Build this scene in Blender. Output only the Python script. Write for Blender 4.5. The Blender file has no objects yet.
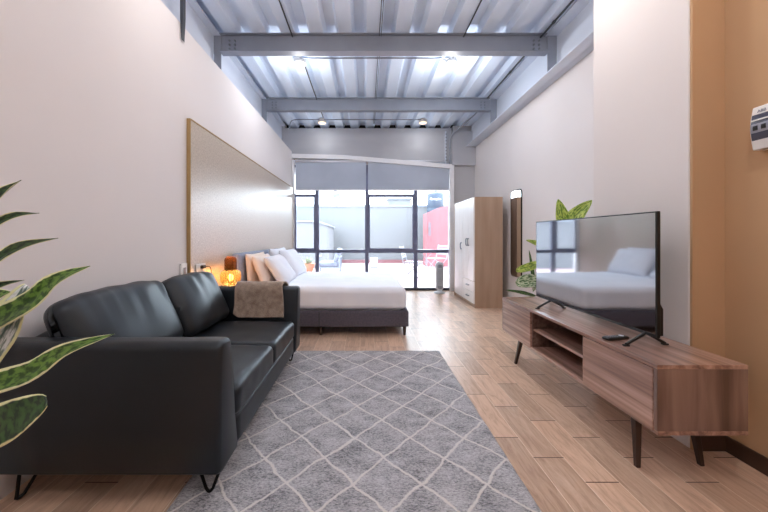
import bpy, bmesh, math, random
from mathutils import Vector, Matrix, noise, Euler
R = math.radians
C = bpy.context.scene.collection
random.seed(4)
F = 318.0; H = 1.08            # focal length in px, eye height in m

# ------------------------------------------------------------------ helpers
def px(x, y, Y):               # survey helper: point of the photo at distance Y
    return Vector(((x-366)*Y/F, Y, H-(y-237)*Y/F))

def srgb(r, g, b):
    f = lambda c: c/12.92 if c <= .04045 else ((c+.055)/1.055)**2.4
    return (f(r/255), f(g/255), f(b/255), 1)

def obj(name, bm, m, parent=None, smooth=False, bevel=0, seg=2, subd=0, solid=0):
    me = bpy.data.meshes.new(name)
    bmesh.ops.recalc_face_normals(bm, faces=bm.faces[:])
    bm.to_mesh(me); bm.free()
    o = bpy.data.objects.new(name, me); C.objects.link(o)
    if m: me.materials.append(m)
    if smooth:
        for p in me.polygons: p.use_smooth = True
    if solid:
        s = o.modifiers.new('solid', 'SOLIDIFY'); s.thickness = solid; s.offset = 0
    if bevel:
        b = o.modifiers.new('bevel', 'BEVEL'); b.width = bevel; b.segments = seg; b.limit_method = 'ANGLE'; b.angle_limit = R(40)
        for p in me.polygons: p.use_smooth = True
        b.harden_normals = True
    if subd:
        s = o.modifiers.new('sub', 'SUBSURF'); s.levels = subd; s.render_levels = subd
    if parent: attach(o, parent)
    return o

def attach(o, parent):         # keep world placement under an unrotated empty
    o.parent = parent; off = Vector((0,0,0)); p = parent
    while p: off += Vector(p.location); p = p.parent
    o.location = Vector(o.location) - off

def thing(name, label, cat, loc=(0,0,0), group=None, kind=None):
    o = bpy.data.objects.new(name, None); C.objects.link(o)
    o.location = loc; o.empty_display_size = .1
    tag(o, label, cat, group, kind); return o

def tag(o, label=None, cat=None, group=None, kind=None):
    if label: o['label'] = label
    if cat: o['category'] = cat
    if group: o['group'] = group
    if kind: o['kind'] = kind
    return o

def struct(name, bm, m, label, cat, **k):
    return tag(obj(name, bm, m, **k), label, cat, None, 'structure')

def BM(): return bmesh.new()

def box(bm, x0, x1, y0, y1, z0, z1, M=None):
    v = [bm.verts.new(p) for p in ((x0,y0,z0),(x1,y0,z0),(x1,y1,z0),(x0,y1,z0),(x0,y0,z1),(x1,y0,z1),(x1,y1,z1),(x0,y1,z1))]
    for f in ((0,3,2,1),(4,5,6,7),(0,1,5,4),(1,2,6,5),(2,3,7,6),(3,0,4,7)): bm.faces.new([v[i] for i in f])
    if M is not None:
        for q in v: q.co = M @ q.co
    return v

def prism(bm, pts, axis, a, b):    # polygon (2-D) extruded along axis
    def P(p, t):
        return {'x': (t,p[0],p[1]), 'y': (p[0],t,p[1]), 'z': (p[0],p[1],t)}[axis]
    A = [bm.verts.new(P(p,a)) for p in pts]; B = [bm.verts.new(P(p,b)) for p in pts]
    bm.faces.new(A); bm.faces.new(B[::-1])
    n = len(pts)
    for i in range(n): bm.faces.new((A[i],A[(i+1)%n],B[(i+1)%n],B[i]))

def tube(bm, pts, r, n=10, closed=False, taper=None):
    pts = [Vector(p) for p in pts]; rings = []
    up = Vector((0,0,1))
    prev = None
    for i, p in enumerate(pts):
        if closed: d = pts[(i+1)%len(pts)]-pts[i-1]
        else: d = pts[min(i+1,len(pts)-1)]-pts[max(i-1,0)]
        d.normalize()
        if prev is None:
            s = d.cross(up)
            if s.length < .05: s = d.cross(Vector((1,0,0)))
        else: s = prev - d*prev.dot(d)
        s.normalize(); prev = s; t = d.cross(s)
        rr = r if taper is None else r*(1-(1-taper)*i/(len(pts)-1))
        rings.append([bm.verts.new(p+s*math.cos(2*math.pi*k/n)*rr+t*math.sin(2*math.pi*k/n)*rr) for k in range(n)])
    m = len(rings)
    for i in range(m if closed else m-1):
        a, b = rings[i], rings[(i+1)%m]
        for k in range(n): bm.faces.new((a[k],a[(k+1)%n],b[(k+1)%n],b[k]))
    if not closed:
        bm.faces.new(rings[0][::-1]); bm.faces.new(rings[-1])

def smoothpath(pts, n=6):          # Catmull-Rom
    pts = [Vector(p) for p in pts]; out = []
    for i in range(len(pts)-1):
        p0 = pts[max(i-1,0)]; p1 = pts[i]; p2 = pts[i+1]; p3 = pts[min(i+2,len(pts)-1)]
        for k in range(n):
            t = k/n
            out.append(.5*((2*p1)+(p2-p0)*t+(2*p0-5*p1+4*p2-p3)*t*t+(3*p1-p0-3*p2+p3)*t**3))
    out.append(pts[-1]); return out

def lathe(bm, prof, c=(0,0,0), n=32, flute=0, k=0, axis='z'):
    rings = []
    for r, z in prof:
        ring = []
        for i in range(n):
            a = 2*math.pi*i/n; rr = r*(1+flute*math.cos(k*a)) if k else r
            p = (rr*math.cos(a), rr*math.sin(a), z)
            if axis == 'x': p = (z, rr*math.cos(a), rr*math.sin(a))
            if axis == 'y': p = (rr*math.cos(a), z, rr*math.sin(a))
            ring.append(bm.verts.new((c[0]+p[0], c[1]+p[1], c[2]+p[2])))
        rings.append(ring)
    for a, b in zip(rings, rings[1:]):
        for i in range(n): bm.faces.new((a[i],a[(i+1)%n],b[(i+1)%n],b[i]))
    bm.faces.new(rings[0][::-1]); bm.faces.new(rings[-1])

def softbox(bm, sx, sy, sz, r, n=14, puff=0, M=None, fn=None):
    """rounded, dense box centred on 0; puff inflates the two z faces; fn(p)->offset"""
    hx, hy, hz = sx/2, sy/2, sz/2
    tmp = bmesh.new(); bmesh.ops.create_cube(tmp, size=2)
    bmesh.ops.subdivide_edges(tmp, edges=tmp.edges[:], cuts=n, use_grid_fill=True)
    mp = {}
    def spread(t):                  # more verts near the rims
        return math.sin(t*math.pi/2)*.6+t*.4
    for v in tmp.verts:
        p = Vector((spread(v.co.x)*hx, spread(v.co.y)*hy, spread(v.co.z)*hz))
        q = Vector((max(-hx+r,min(hx-r,p.x)), max(-hy+r,min(hy-r,p.y)), max(-hz+r,min(hz-r,p.z))))
        d = p-q
        if d.length > 1e-7: p = q+d.normalized()*r
        a = max(0,1-(p.x/hx)**2)*max(0,1-(p.y/hy)**2)
        p.z += puff*math.sqrt(a)*(1 if p.z > 0 else -1)*min(1,abs(p.z)/hz*1.5)
        if fn: p = p+fn(p)
        if M is not None: p = M @ p
        mp[v] = bm.verts.new(p)
    for f in tmp.faces: bm.faces.new([mp[v] for v in f.verts])
    tmp.free()

def pillow(bm, w, h, t, M, seed=0, n=26):
    """w along x, h along y, thickness along z"""
    grid = {}
    for s in (1,-1):
        for i in range(n+1):
            for j in range(n+1):
                u = 2*i/n-1; v = 2*j/n-1
                u = math.sin(u*math.pi/2); v = math.sin(v*math.pi/2)
                edge = (i in (0,n) or j in (0,n))
                if edge and s == -1: grid[s,i,j] = grid[1,i,j]; continue
                th = t/2*(max(0,1-u**4)*max(0,1-v**4))**.42
                pin = 1-.055*(1-abs(u)**2)*abs(v)**3
                pin2 = 1-.055*(1-abs(v)**2)*abs(u)**3
                x = u*w/2*pin2; y = v*h/2*pin
                nz = noise.noise(Vector((x*7+seed*3.1, y*7, s+seed)))*.012+noise.noise(Vector((x*18, y*18+seed, s*2)))*.005
                grid[s,i,j] = bm.verts.new(M @ Vector((x, y, s*(th+(0 if edge else nz*min(1,th/.03))))))
    for s in (1,-1):
        for i in range(n):
            for j in range(n):
                q = (grid[s,i,j],grid[s,i+1,j],grid[s,i+1,j+1],grid[s,i,j+1])
                bm.faces.new(q if s == 1 else q[::-1])

def text(name, body, size, m, parent, loc, rot, extrude=.0005, shear=0):
    cu = bpy.data.curves.new(name, 'FONT'); cu.body = body; cu.size = size; cu.extrude = extrude; cu.shear = shear; cu.align_x = 'CENTER'
    o = bpy.data.objects.new(name, cu); C.objects.link(o); bpy.context.view_layer.update()
    me = bpy.data.meshes.new_from_object(o.evaluated_get(bpy.context.evaluated_depsgraph_get()))
    bpy.data.objects.remove(o)
    me.transform(Matrix.Translation(loc) @ Euler(rot).to_matrix().to_4x4()); me.materials.clear(); me.materials.append(m)
    o = bpy.data.objects.new(name, me); C.objects.link(o); attach(o, parent); return o

# ------------------------------------------------------------------ materials
def nt(m): return m.node_tree.nodes, m.node_tree.links
def mat(name, col, rough=.5, metal=0, spec=.5, **kw):
    m = bpy.data.materials.new(name); m.use_nodes = True
    b = m.node_tree.nodes['Principled BSDF']
    b.inputs['Base Color'].default_value = col; b.inputs['Roughness'].default_value = rough
    b.inputs['Metallic'].default_value = metal; b.inputs['Specular IOR Level'].default_value = spec
    for k, v in kw.items(): b.inputs[k.replace('_',' ')].default_value = v
    return m

def vary(m, c1, c2, scale=(5,5,5), detail=4, bump=0, bscale=None, lo=.3, hi=.7, rough=None, dist=.002):
    """noise-varied base colour + fine bump in object space"""
    N, L = nt(m); b = N['Principled BSDF']
    tc = N.new('ShaderNodeTexCoord'); mp = N.new('ShaderNodeMapping'); mp.inputs['Scale'].default_value = scale
    L.new(tc.outputs['Object'], mp.inputs['Vector'])
    no = N.new('ShaderNodeTexNoise'); no.inputs['Scale'].default_value = 1; no.inputs['Detail'].default_value = detail
    L.new(mp.outputs[0], no.inputs['Vector'])
    cr = N.new('ShaderNodeValToRGB'); e = cr.color_ramp.elements
    e[0].position = lo; e[0].color = c1; e[1].position = hi; e[1].color = c2
    L.new(no.outputs['Fac'], cr.inputs[0]); L.new(cr.outputs[0], b.inputs['Base Color'])
    if bump:
        mb = N.new('ShaderNodeMapping'); mb.inputs['Scale'].default_value = bscale or scale
        L.new(tc.outputs['Object'], mb.inputs['Vector'])
        nb = N.new('ShaderNodeTexNoise'); nb.inputs['Scale'].default_value = 1; nb.inputs['Detail'].default_value = 3
        L.new(mb.outputs[0], nb.inputs['Vector'])
        bp = N.new('ShaderNodeBump'); bp.inputs['Strength'].default_value = bump; bp.inputs['Distance'].default_value = dist
        L.new(nb.outputs['Fac'], bp.inputs['Height']); L.new(bp.outputs[0], b.inputs['Normal'])
    return m

def plaster(name, c, rough=.75):
    a = tuple(x*.97 for x in c[:3])+(1,)
    return vary(mat(name, c, rough, spec=.3), a, c, (1.3,1.3,1.3), 3, .12, (60,60,60), dist=.001)

M = {}
M['wall'] = plaster('warm_white_plaster', srgb(230,226,226))
M['pillar'] = plaster('pillar_white_plaster', srgb(228,222,220))
M['tan'] = plaster('lamp_tinted_plaster', srgb(196,160,124))  # warm, dim lamplight on the near wall put into the base colour
M['grey_plaster'] = plaster('grey_plaster', srgb(190,190,194))
M['trim_white'] = plaster('white_trim', srgb(235,236,240), .5)
M['deck'] = vary(mat('painted_steel_deck', srgb(222,234,250), .62, .0, spec=.25), srgb(214,228,247), srgb(226,238,253), (3,.5,3), 4, .1, (14,3,14))
M['steel'] = vary(mat('grey_painted_steel', srgb(140,146,158), .45), srgb(134,140,152), srgb(146,152,164), (3,3,3), 4, .15, (40,40,40), dist=.001)
M['steel_light'] = vary(mat('pale_painted_steel', srgb(212,220,233), .5), srgb(206,214,228), srgb(216,225,238), (3,1,3), 3)
M['conduit'] = mat('galvanised_conduit', srgb(150,156,166), .4, .6)
M['conduit_dark'] = mat('dark_conduit', srgb(70,74,82), .5, .3)
M['lintel'] = vary(mat('painted_lintel', srgb(178,180,188), .45), srgb(172,174,182), srgb(186,188,194), (1,1,3), 3)
M['bolt'] = mat('bolt_steel', srgb(120,125,133), .4, .5)
M['dark_gap'] = mat('closed_dark_void', srgb(18,19,22), .9)
M['window_metal'] = vary(mat('blue_grey_aluminium', srgb(104,110,138), .4), srgb(98,104,132), srgb(112,118,146), (6,6,6))  # window flare put into the colour, lighter than the metal itself
M['sill_metal'] = mat('dark_sill_aluminium', srgb(52,56,68), .4)
M['blind'] = vary(mat('grey_roller_fabric', srgb(178,188,204), .8), srgb(172,182,199), srgb(184,194,210), (2,2,2), 3, .3, (300,300,300), dist=.0005)
M['blind_rail'] = mat('blind_rail_white', srgb(225,228,236), .4)
M['mdf_base'] = mat('dark_brown_baseboard', srgb(70,48,36), .45)
M['black_metal'] = mat('black_metal', srgb(16,16,18), .4, .6)
M['black_plastic'] = mat('black_plastic', srgb(18,18,20), .4)
M['white_plastic'] = mat('white_plastic', srgb(232,230,228), .4)
M['grey_plastic'] = mat('grey_plastic', srgb(132,136,146), .4)
M['silver'] = mat('silver_plastic', srgb(214,219,228), .35, .0)
M['silver_dark'] = mat('grille_grey', srgb(150,156,166), .45, .3)
M['chrome'] = mat('chrome', srgb(205,205,208), .18, 1)
M['gold'] = mat('brass_edge', srgb(176,148,104), .4, .6)
M['cotton'] = vary(mat('white_cotton', srgb(232,236,245), .85, spec=.2), srgb(228,232,242), srgb(238,240,247), (3,3,3), 3, .35, (160,160,160), dist=.0008)
M['cotton_warm_lit'] = vary(mat('warm_lit_cotton', srgb(236,222,212), .85, spec=.2), srgb(232,217,207), srgb(240,228,219), (3,3,3), 3, .35, (160,160,160), dist=.0008)  # white pillow cotton with warm light and shade put into its colour
M['bed_fabric'] = vary(mat('charcoal_bed_fabric', srgb(88,84,94), .9, spec=.2), srgb(80,76,86), srgb(98,94,104), (50,50,50), 4, .4, (350,350,350), dist=.0008)
M['headboard'] = vary(mat('blue_grey_fabric', srgb(150,158,178), .9, spec=.2), srgb(143,151,171), srgb(158,166,186), (40,40,40), 4, .4, (350,350,350), dist=.0008)
M['leather'] = vary(mat('charcoal_leather', srgb(9,12,17), .42, spec=.62), srgb(7,9,13), srgb(12,16,22), (5,5,5), 4, .25, (260,260,260), dist=.0006)
M['leather'].node_tree.nodes['Principled BSDF'].inputs['Sheen Weight'].default_value = .03
M['leather'].node_tree.nodes['Principled BSDF'].inputs['Sheen Roughness'].default_value = .4
M['leather'].node_tree.nodes['Principled BSDF'].inputs['Coat Weight'].default_value = .12
M['leather'].node_tree.nodes['Principled BSDF'].inputs['Coat Roughness'].default_value = .42
M['leather'].node_tree.nodes['Principled BSDF'].inputs['Sheen Tint'].default_value = (.6,.8,1,1)
M['leather'].node_tree.nodes['Principled BSDF'].inputs['Specular Tint'].default_value = (.8,.9,1,1)
M['throw'] = vary(mat('beige_plush', srgb(148,130,116), .95, spec=.1, Sheen_Weight=.4), srgb(128,110,97), srgb(165,148,134), (22,22,22), 5, .9, (140,140,140), dist=.006)
M['mirror'] = mat('mirror_glass', (.86,.87,.88,1), .02, 1)
M['oak'] = vary(mat('oak_veneer', srgb(168,140,118), .5), srgb(160,131,109), srgb(177,150,128), (14,14,1.2), 5, .1, (60,60,4))
M['ward_white'] = vary(mat('white_door_laminate', srgb(236,232,230), .25), srgb(232,227,224), srgb(240,236,234), (12,12,1), 4)
M['lens'] = mat('warm_lens', srgb(255,226,196), .4)
b = M['lens'].node_tree.nodes['Principled BSDF']
b.inputs['Emission Color'].default_value = srgb(255,214,172); b.inputs['Emission Strength'].default_value = .55
M['terrace'] = vary(mat('pale_pink_tile', srgb(158,138,142), .7), srgb(152,128,133), srgb(164,148,152), (1.5,1.5,1.5), 3)
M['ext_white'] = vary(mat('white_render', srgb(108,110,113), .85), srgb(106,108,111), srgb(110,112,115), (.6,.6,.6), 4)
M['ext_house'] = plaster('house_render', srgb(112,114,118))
M['ext_red'] = vary(mat('red_render', srgb(130,78,84), .85), srgb(126,74,80), srgb(134,82,88), (1,1,1), 4)
M['ext_brick'] = mat('red_kerb', srgb(118,78,82), .8)
M['tank'] = mat('slate_tank', srgb(44,58,76), .5)
M['ext_grey'] = mat('weathered_grey', srgb(120,128,138), .7)
M['ext_dark'] = mat('dark_recess', srgb(96,84,92), .7)
M['terracotta'] = vary(mat('terracotta', srgb(186,110,84), .8), srgb(178,102,76), srgb(196,120,94), (8,8,8))
M['soil'] = vary(mat('soil', srgb(52,38,28), .95), srgb(40,28,20), srgb(68,50,38), (40,40,40))
M['stem'] = mat('green_stem', srgb(92,118,56), .5)
M['moss'] = vary(mat('moss_pole', srgb(82,64,42), .95), srgb(60,46,30), srgb(104,84,56), (50,50,50), 4, .8, (80,80,80), dist=.006)
M['ceramic'] = mat('white_ceramic', srgb(230,228,224), .3)
M['grey_cushion'] = vary(mat('grey_outdoor_cushion', srgb(110,116,132), .9), srgb(84,90,106), srgb(130,136,150), (9,9,9))
M['shrub'] = vary(mat('grey_green_leaf', srgb(120,134,112), .6), srgb(100,118,92), srgb(150,160,140), (20,20,20))

# thin window glass: fresnel reflection over clear transmission
def thin_glass(name, tint=(1,1,1,1), ior=1.45):
    m = bpy.data.materials.new(name); m.use_nodes = True; N, L = nt(m); N.clear()
    o = N.new('ShaderNodeOutputMaterial'); mx = N.new('ShaderNodeMixShader'); fr = N.new('ShaderNodeFresnel'); fr.inputs[0].default_value = ior
    t = N.new('ShaderNodeBsdfTransparent'); t.inputs[0].default_value = tint; g = N.new('ShaderNodeBsdfGlossy'); g.inputs['Roughness'].default_value = .02
    L.new(fr.outputs[0], mx.inputs[0]); L.new(t.outputs[0], mx.inputs[1]); L.new(g.outputs[0], mx.inputs[2]); L.new(mx.outputs[0], o.inputs[0])
    return m
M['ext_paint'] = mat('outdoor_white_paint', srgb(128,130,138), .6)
M['glass'] = thin_glass('window_glass', (.95,.97,.97,1))

def lamp_glass():
    m = bpy.data.materials.new('amber_ribbed_glass'); m.use_nodes = True; N, L = nt(m); N.clear()
    o = N.new('ShaderNodeOutputMaterial'); tc = N.new('ShaderNodeTexCoord')
    sp = N.new('ShaderNodeSeparateXYZ'); L.new(tc.outputs['Object'], sp.inputs[0])
    at = N.new('ShaderNodeMath'); at.operation = 'ARCTAN2'; L.new(sp.outputs[1], at.inputs[0]); L.new(sp.outputs[0], at.inputs[1])
    mu = N.new('ShaderNodeMath'); mu.operation = 'MULTIPLY'; mu.inputs[1].default_value = 24; L.new(at.outputs[0], mu.inputs[0])
    sn = N.new('ShaderNodeMath'); sn.operation = 'SINE'; L.new(mu.outputs[0], sn.inputs[0])
    cr = N.new('ShaderNodeValToRGB'); cr.color_ramp.elements[0].color = (.13,.05,.012,1); cr.color_ramp.elements[1].color = (.92,.60,.27,1)
    mr = N.new('ShaderNodeMapRange'); mr.inputs[1].default_value = -1; mr.inputs[2].default_value = 1
    L.new(sn.outputs[0], mr.inputs[0]); L.new(mr.outputs[0], cr.inputs[0])
    t = N.new('ShaderNodeBsdfTransparent'); L.new(cr.outputs[0], t.inputs[0])
    tl = N.new('ShaderNodeBsdfTranslucent'); tl.inputs[0].default_value = (.75,.40,.12,1)
    m1 = N.new('ShaderNodeMixShader'); m1.inputs[0].default_value = .10; L.new(t.outputs[0], m1.inputs[1]); L.new(tl.outputs[0], m1.inputs[2])
    g = N.new('ShaderNodeBsdfGlossy'); g.inputs['Roughness'].default_value = .08
    fr = N.new('ShaderNodeFresnel'); fr.inputs[0].default_value = 1.4
    m2 = N.new('ShaderNodeMixShader'); L.new(fr.outputs[0], m2.inputs[0]); L.new(m1.outputs[0], m2.inputs[1]); L.new(g.outputs[0], m2.inputs[2])
    L.new(m2.outputs[0], o.inputs[0]); return m
M['amber'] = lamp_glass()
M['bulb'] = mat('glowing_filament_bulb', srgb(255,180,90), .4)
b = M['bulb'].node_tree.nodes['Principled BSDF']; b.inputs['Emission Color'].default_value = (1,.53,.16,1); b.inputs['Emission Strength'].default_value = 6

# wood-look floor planks running away from the camera
def floor_mat():
    m = mat('wood_plank_tiles', (1,1,1,1), .3); N, L = nt(m); b = N['Principled BSDF']
    def math_(op, a, b_=None, c=None):
        n = N.new('ShaderNodeMath'); n.operation = op
        for i, v in enumerate((a, b_, c)):
            if v is None: continue
            if isinstance(v, (int, float)): n.inputs[i].default_value = v
            else: L.new(v, n.inputs[i])
        return n.outputs[0]
    tc = N.new('ShaderNodeTexCoord'); sp = N.new('ShaderNodeSeparateXYZ'); L.new(tc.outputs['Object'], sp.inputs[0])
    W_, L_ = .147, .47
    r = math_('ADD', math_('MULTIPLY', sp.outputs[0], 1/W_), 40-.82/W_)
    row = math_('FLOOR', r); fx = math_('FRACT', r)
    yy = math_('ADD', math_('ADD', math_('MULTIPLY', sp.outputs[1], 1/L_), 40-1.557/L_), math_('MULTIPLY', math_('SUBTRACT', row, 40), 1/3))
    col = math_('FLOOR', yy); fy = math_('FRACT', yy)
    dx = math_('MULTIPLY', math_('MINIMUM', fx, math_('SUBTRACT', 1, fx)), W_)
    dy = math_('MULTIPLY', math_('MINIMUM', fy, math_('SUBTRACT', 1, fy)), L_)
    gx = math_('LESS_THAN', dx, .0016); gy = math_('LESS_THAN', dy, .0026)
    cb = N.new('ShaderNodeCombineXYZ'); L.new(row, cb.inputs[0]); L.new(col, cb.inputs[1])
    wn = N.new('ShaderNodeTexWhiteNoise'); wn.noise_dimensions = '2D'; L.new(cb.outputs[0], wn.inputs['Vector'])
    sh = N.new('ShaderNodeVectorMath'); sh.operation = 'MULTIPLY_ADD'; sh.inputs[1].default_value = (7,13,5); L.new(wn.outputs['Color'], sh.inputs[0]); L.new(tc.outputs['Object'], sh.inputs[2])
    mp = N.new('ShaderNodeMapping'); mp.inputs['Scale'].default_value = (34,4.5,1); L.new(sh.outputs[0], mp.inputs[0])
    g = N.new('ShaderNodeTexNoise'); g.inputs['Scale'].default_value = 1; g.inputs['Detail'].default_value = 8; g.inputs['Roughness'].default_value = .68; g.inputs['Distortion'].default_value = .8; L.new(mp.outputs[0], g.inputs['Vector'])
    cr = N.new('ShaderNodeValToRGB'); e = cr.color_ramp.elements; e[0].position = .25; e[0].color = srgb(164,131,108); e[1].position = .75; e[1].color = srgb(226,198,176)
    k = e.new(.5); k.color = srgb(206,174,150)
    L.new(g.outputs['Fac'], cr.inputs[0])
    hv = N.new('ShaderNodeHueSaturation'); L.new(cr.outputs[0], hv.inputs['Color'])
    mr = N.new('ShaderNodeMapRange'); mr.inputs[3].default_value = .82; mr.inputs[4].default_value = 1.12; L.new(wn.outputs['Value'], mr.inputs[0]); L.new(mr.outputs[0], hv.inputs['Value'])
    m1 = N.new('ShaderNodeMix'); m1.data_type = 'RGBA'; L.new(gx, m1.inputs[0]); L.new(hv.outputs[0], m1.inputs[6]); m1.inputs[7].default_value = srgb(232,212,192)
    m2 = N.new('ShaderNodeMix'); m2.data_type = 'RGBA'; L.new(gy, m2.inputs[0]); L.new(m1.outputs[2], m2.inputs[6]); m2.inputs[7].default_value = srgb(88,62,46)
    L.new(m2.outputs[2], b.inputs['Base Color'])
    rr = N.new('ShaderNodeMapRange'); rr.inputs[3].default_value = .22; rr.inputs[4].default_value = .42; L.new(g.outputs['Fac'], rr.inputs[0]); L.new(rr.outputs[0], b.inputs['Roughness'])
    hh = math_('SUBTRACT', g.outputs['Fac'], math_('MULTIPLY', math_('MAXIMUM', gx, gy), .8))
    bp = N.new('ShaderNodeBump'); bp.inputs['Strength'].default_value = .3; bp.inputs['Distance'].default_value = .0012; L.new(hh, bp.inputs['Height']); L.new(bp.outputs[0], b.inputs['Normal'])
    return m
M['floor'] = floor_mat()

def walnut(name, grain, dark=0):
    m = mat(name, (1,1,1,1), .34, Coat_Weight=1.0, Coat_Roughness=.24, Coat_IOR=1.6); N, L = nt(m); b = N['Principled BSDF']
    tc = N.new('ShaderNodeTexCoord'); mp = N.new('ShaderNodeMapping'); mp.inputs['Scale'].default_value = grain; L.new(tc.outputs['Object'], mp.inputs[0])
    g = N.new('ShaderNodeTexNoise'); g.inputs['Scale'].default_value = 1; g.inputs['Detail'].default_value = 6; g.inputs['Distortion'].default_value = .5; L.new(mp.outputs[0], g.inputs['Vector'])
    cr = N.new('ShaderNodeValToRGB'); e = cr.color_ramp.elements; e[0].position = .3; e[1].position = .72
    d = 1-dark
    e[0].color = srgb(112*d,80*d,68*d); e[1].color = srgb(200*d,164*d,148*d); k = e.new(.5); k.color = srgb(162*d,124*d,109*d)
    L.new(g.outputs['Fac'], cr.inputs[0]); L.new(cr.outputs[0], b.inputs['Base Color']); return m
M['walnut'] = walnut('walnut_grain_long', (34,1.1,34))
M['walnut_v'] = walnut('walnut_grain_upright', (13,13,.9), .25)
M['walnut_dark'] = walnut('walnut_inside', (34,1.5,34), .3)
M['leg_wood'] = mat('dark_leg_wood', srgb(58,38,30), .4)

# rug: grey melange with a wavy ivory trellis
def rug_mat():
    m = mat('grey_trellis_rug', (1,1,1,1), .95, spec=.05, Sheen_Weight=.25); N, L = nt(m); b = N['Principled BSDF']
    tc = N.new('ShaderNodeTexCoord')
    wn = N.new('ShaderNodeTexNoise'); wn.inputs['Scale'].default_value = 5.5; wn.inputs['Detail'].default_value = 2; L.new(tc.outputs['Object'], wn.inputs['Vector'])
    ws = N.new('ShaderNodeVectorMath'); ws.operation = 'MULTIPLY_ADD'; ws.inputs[1].default_value = (.055,.055,0); L.new(wn.outputs['Color'], ws.inputs[0]); L.new(tc.outputs['Object'], ws.inputs[2])
    fn = N.new('ShaderNodeTexNoise'); fn.inputs['Scale'].default_value = 70; L.new(tc.outputs['Object'], fn.inputs['Vector'])
    fs = N.new('ShaderNodeVectorMath'); fs.operation = 'MULTIPLY_ADD'; fs.inputs[1].default_value = (.012,.012,0); L.new(fn.outputs['Color'], fs.inputs[0]); L.new(ws.outputs[0], fs.inputs[2])
    sp = N.new('ShaderNodeSeparateXYZ'); L.new(fs.outputs[0], sp.inputs[0])
    def lin(sign):
        a = N.new('ShaderNodeMath'); a.operation = 'MULTIPLY_ADD'; a.inputs[1].default_value = 1/.29; a.inputs[2].default_value = .2/.29-.033/.29; L.new(sp.outputs[0], a.inputs[0])
        c = N.new('ShaderNodeMath'); c.operation = 'MULTIPLY_ADD'; c.inputs[1].default_value = sign/.315; c.inputs[2].default_value = -sign*(1.53+.033)/.315; L.new(sp.outputs[1], c.inputs[0])
        s = N.new('ShaderNodeMath'); s.operation = 'ADD'; L.new(a.outputs[0], s.inputs[0]); L.new(c.outputs[0], s.inputs[1])
        w = N.new('ShaderNodeMath'); w.operation = 'PINGPONG'; w.inputs[1].default_value = .5; L.new(s.outputs[0], w.inputs[0])
        return w
    u, v = lin(1), lin(-1)
    mn = N.new('ShaderNodeMath'); mn.operation = 'MINIMUM'; L.new(u.outputs[0], mn.inputs[0]); L.new(v.outputs[0], mn.inputs[1])
    ed = N.new('ShaderNodeMapRange'); ed.inputs[1].default_value = .016; ed.inputs[2].default_value = .038; ed.inputs[3].default_value = 1; ed.inputs[4].default_value = 0; L.new(mn.outputs[0], ed.inputs[0])
    def nz(s, d, sc=(1,1,1)):
        mp = N.new('ShaderNodeMapping'); mp.inputs['Scale'].default_value = sc; L.new(tc.outputs['Object'], mp.inputs[0])
        t = N.new('ShaderNodeTexNoise'); t.inputs['Scale'].default_value = s; t.inputs['Detail'].default_value = d; t.inputs['Roughness'].default_value = .65; L.new(mp.outputs[0], t.inputs['Vector']); return t
    big = nz(7, 7, (1,1.6,1)); fine = nz(95, 4, (1,2.2,1))
    mxn = N.new('ShaderNodeMath'); mxn.operation = 'MULTIPLY_ADD'; mxn.inputs[1].default_value = .75; L.new(fine.outputs['Fac'], mxn.inputs[0])
    hb = N.new('ShaderNodeMath'); hb.operation = 'MULTIPLY'; hb.inputs[1].default_value = .45; L.new(big.outputs['Fac'], hb.inputs[0]); L.new(hb.outputs[0], mxn.inputs[2])
    cr = N.new('ShaderNodeValToRGB'); e = cr.color_ramp.elements; e[0].position = .46; e[0].color = srgb(92,93,100); e[1].position = .72; e[1].color = srgb(206,205,210); k = e.new(.58); k.color = srgb(166,166,172)
    L.new(mxn.outputs[0], cr.inputs[0])
    mx = N.new('ShaderNodeMix'); mx.data_type = 'RGBA'; L.new(ed.outputs[0], mx.inputs[0]); L.new(cr.outputs[0], mx.inputs[6]); mx.inputs[7].default_value = srgb(226,222,220)
    L.new(mx.outputs[2], b.inputs['Base Color'])
    bh = N.new('ShaderNodeMath'); bh.operation = 'MULTIPLY_ADD'; bh.inputs[1].default_value = .5; L.new(ed.outputs[0], bh.inputs[0]); L.new(mxn.outputs[0], bh.inputs[2])
    bp = N.new('ShaderNodeBump'); bp.inputs['Strength'].default_value = .8; bp.inputs['Distance'].default_value = .012; L.new(bh.outputs[0], bp.inputs['Height']); L.new(bp.outputs[0], b.inputs['Normal'])
    return m
M['rug'] = rug_mat()

# accent wall panel: beige textured paper with a satin coat
m = vary(mat('beige_textured_wallpaper', srgb(196,176,152), .45, spec=.6), srgb(166,148,126), srgb(206,192,172), (70,70,70), 5, .3, (110,110,110), dist=.001)
b = m.node_tree.nodes['Principled BSDF']; b.inputs['Coat Weight'].default_value = 1; b.inputs['Coat Roughness'].default_value = .34; b.inputs['Coat IOR'].default_value = 2.1
M['panel'] = m

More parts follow.
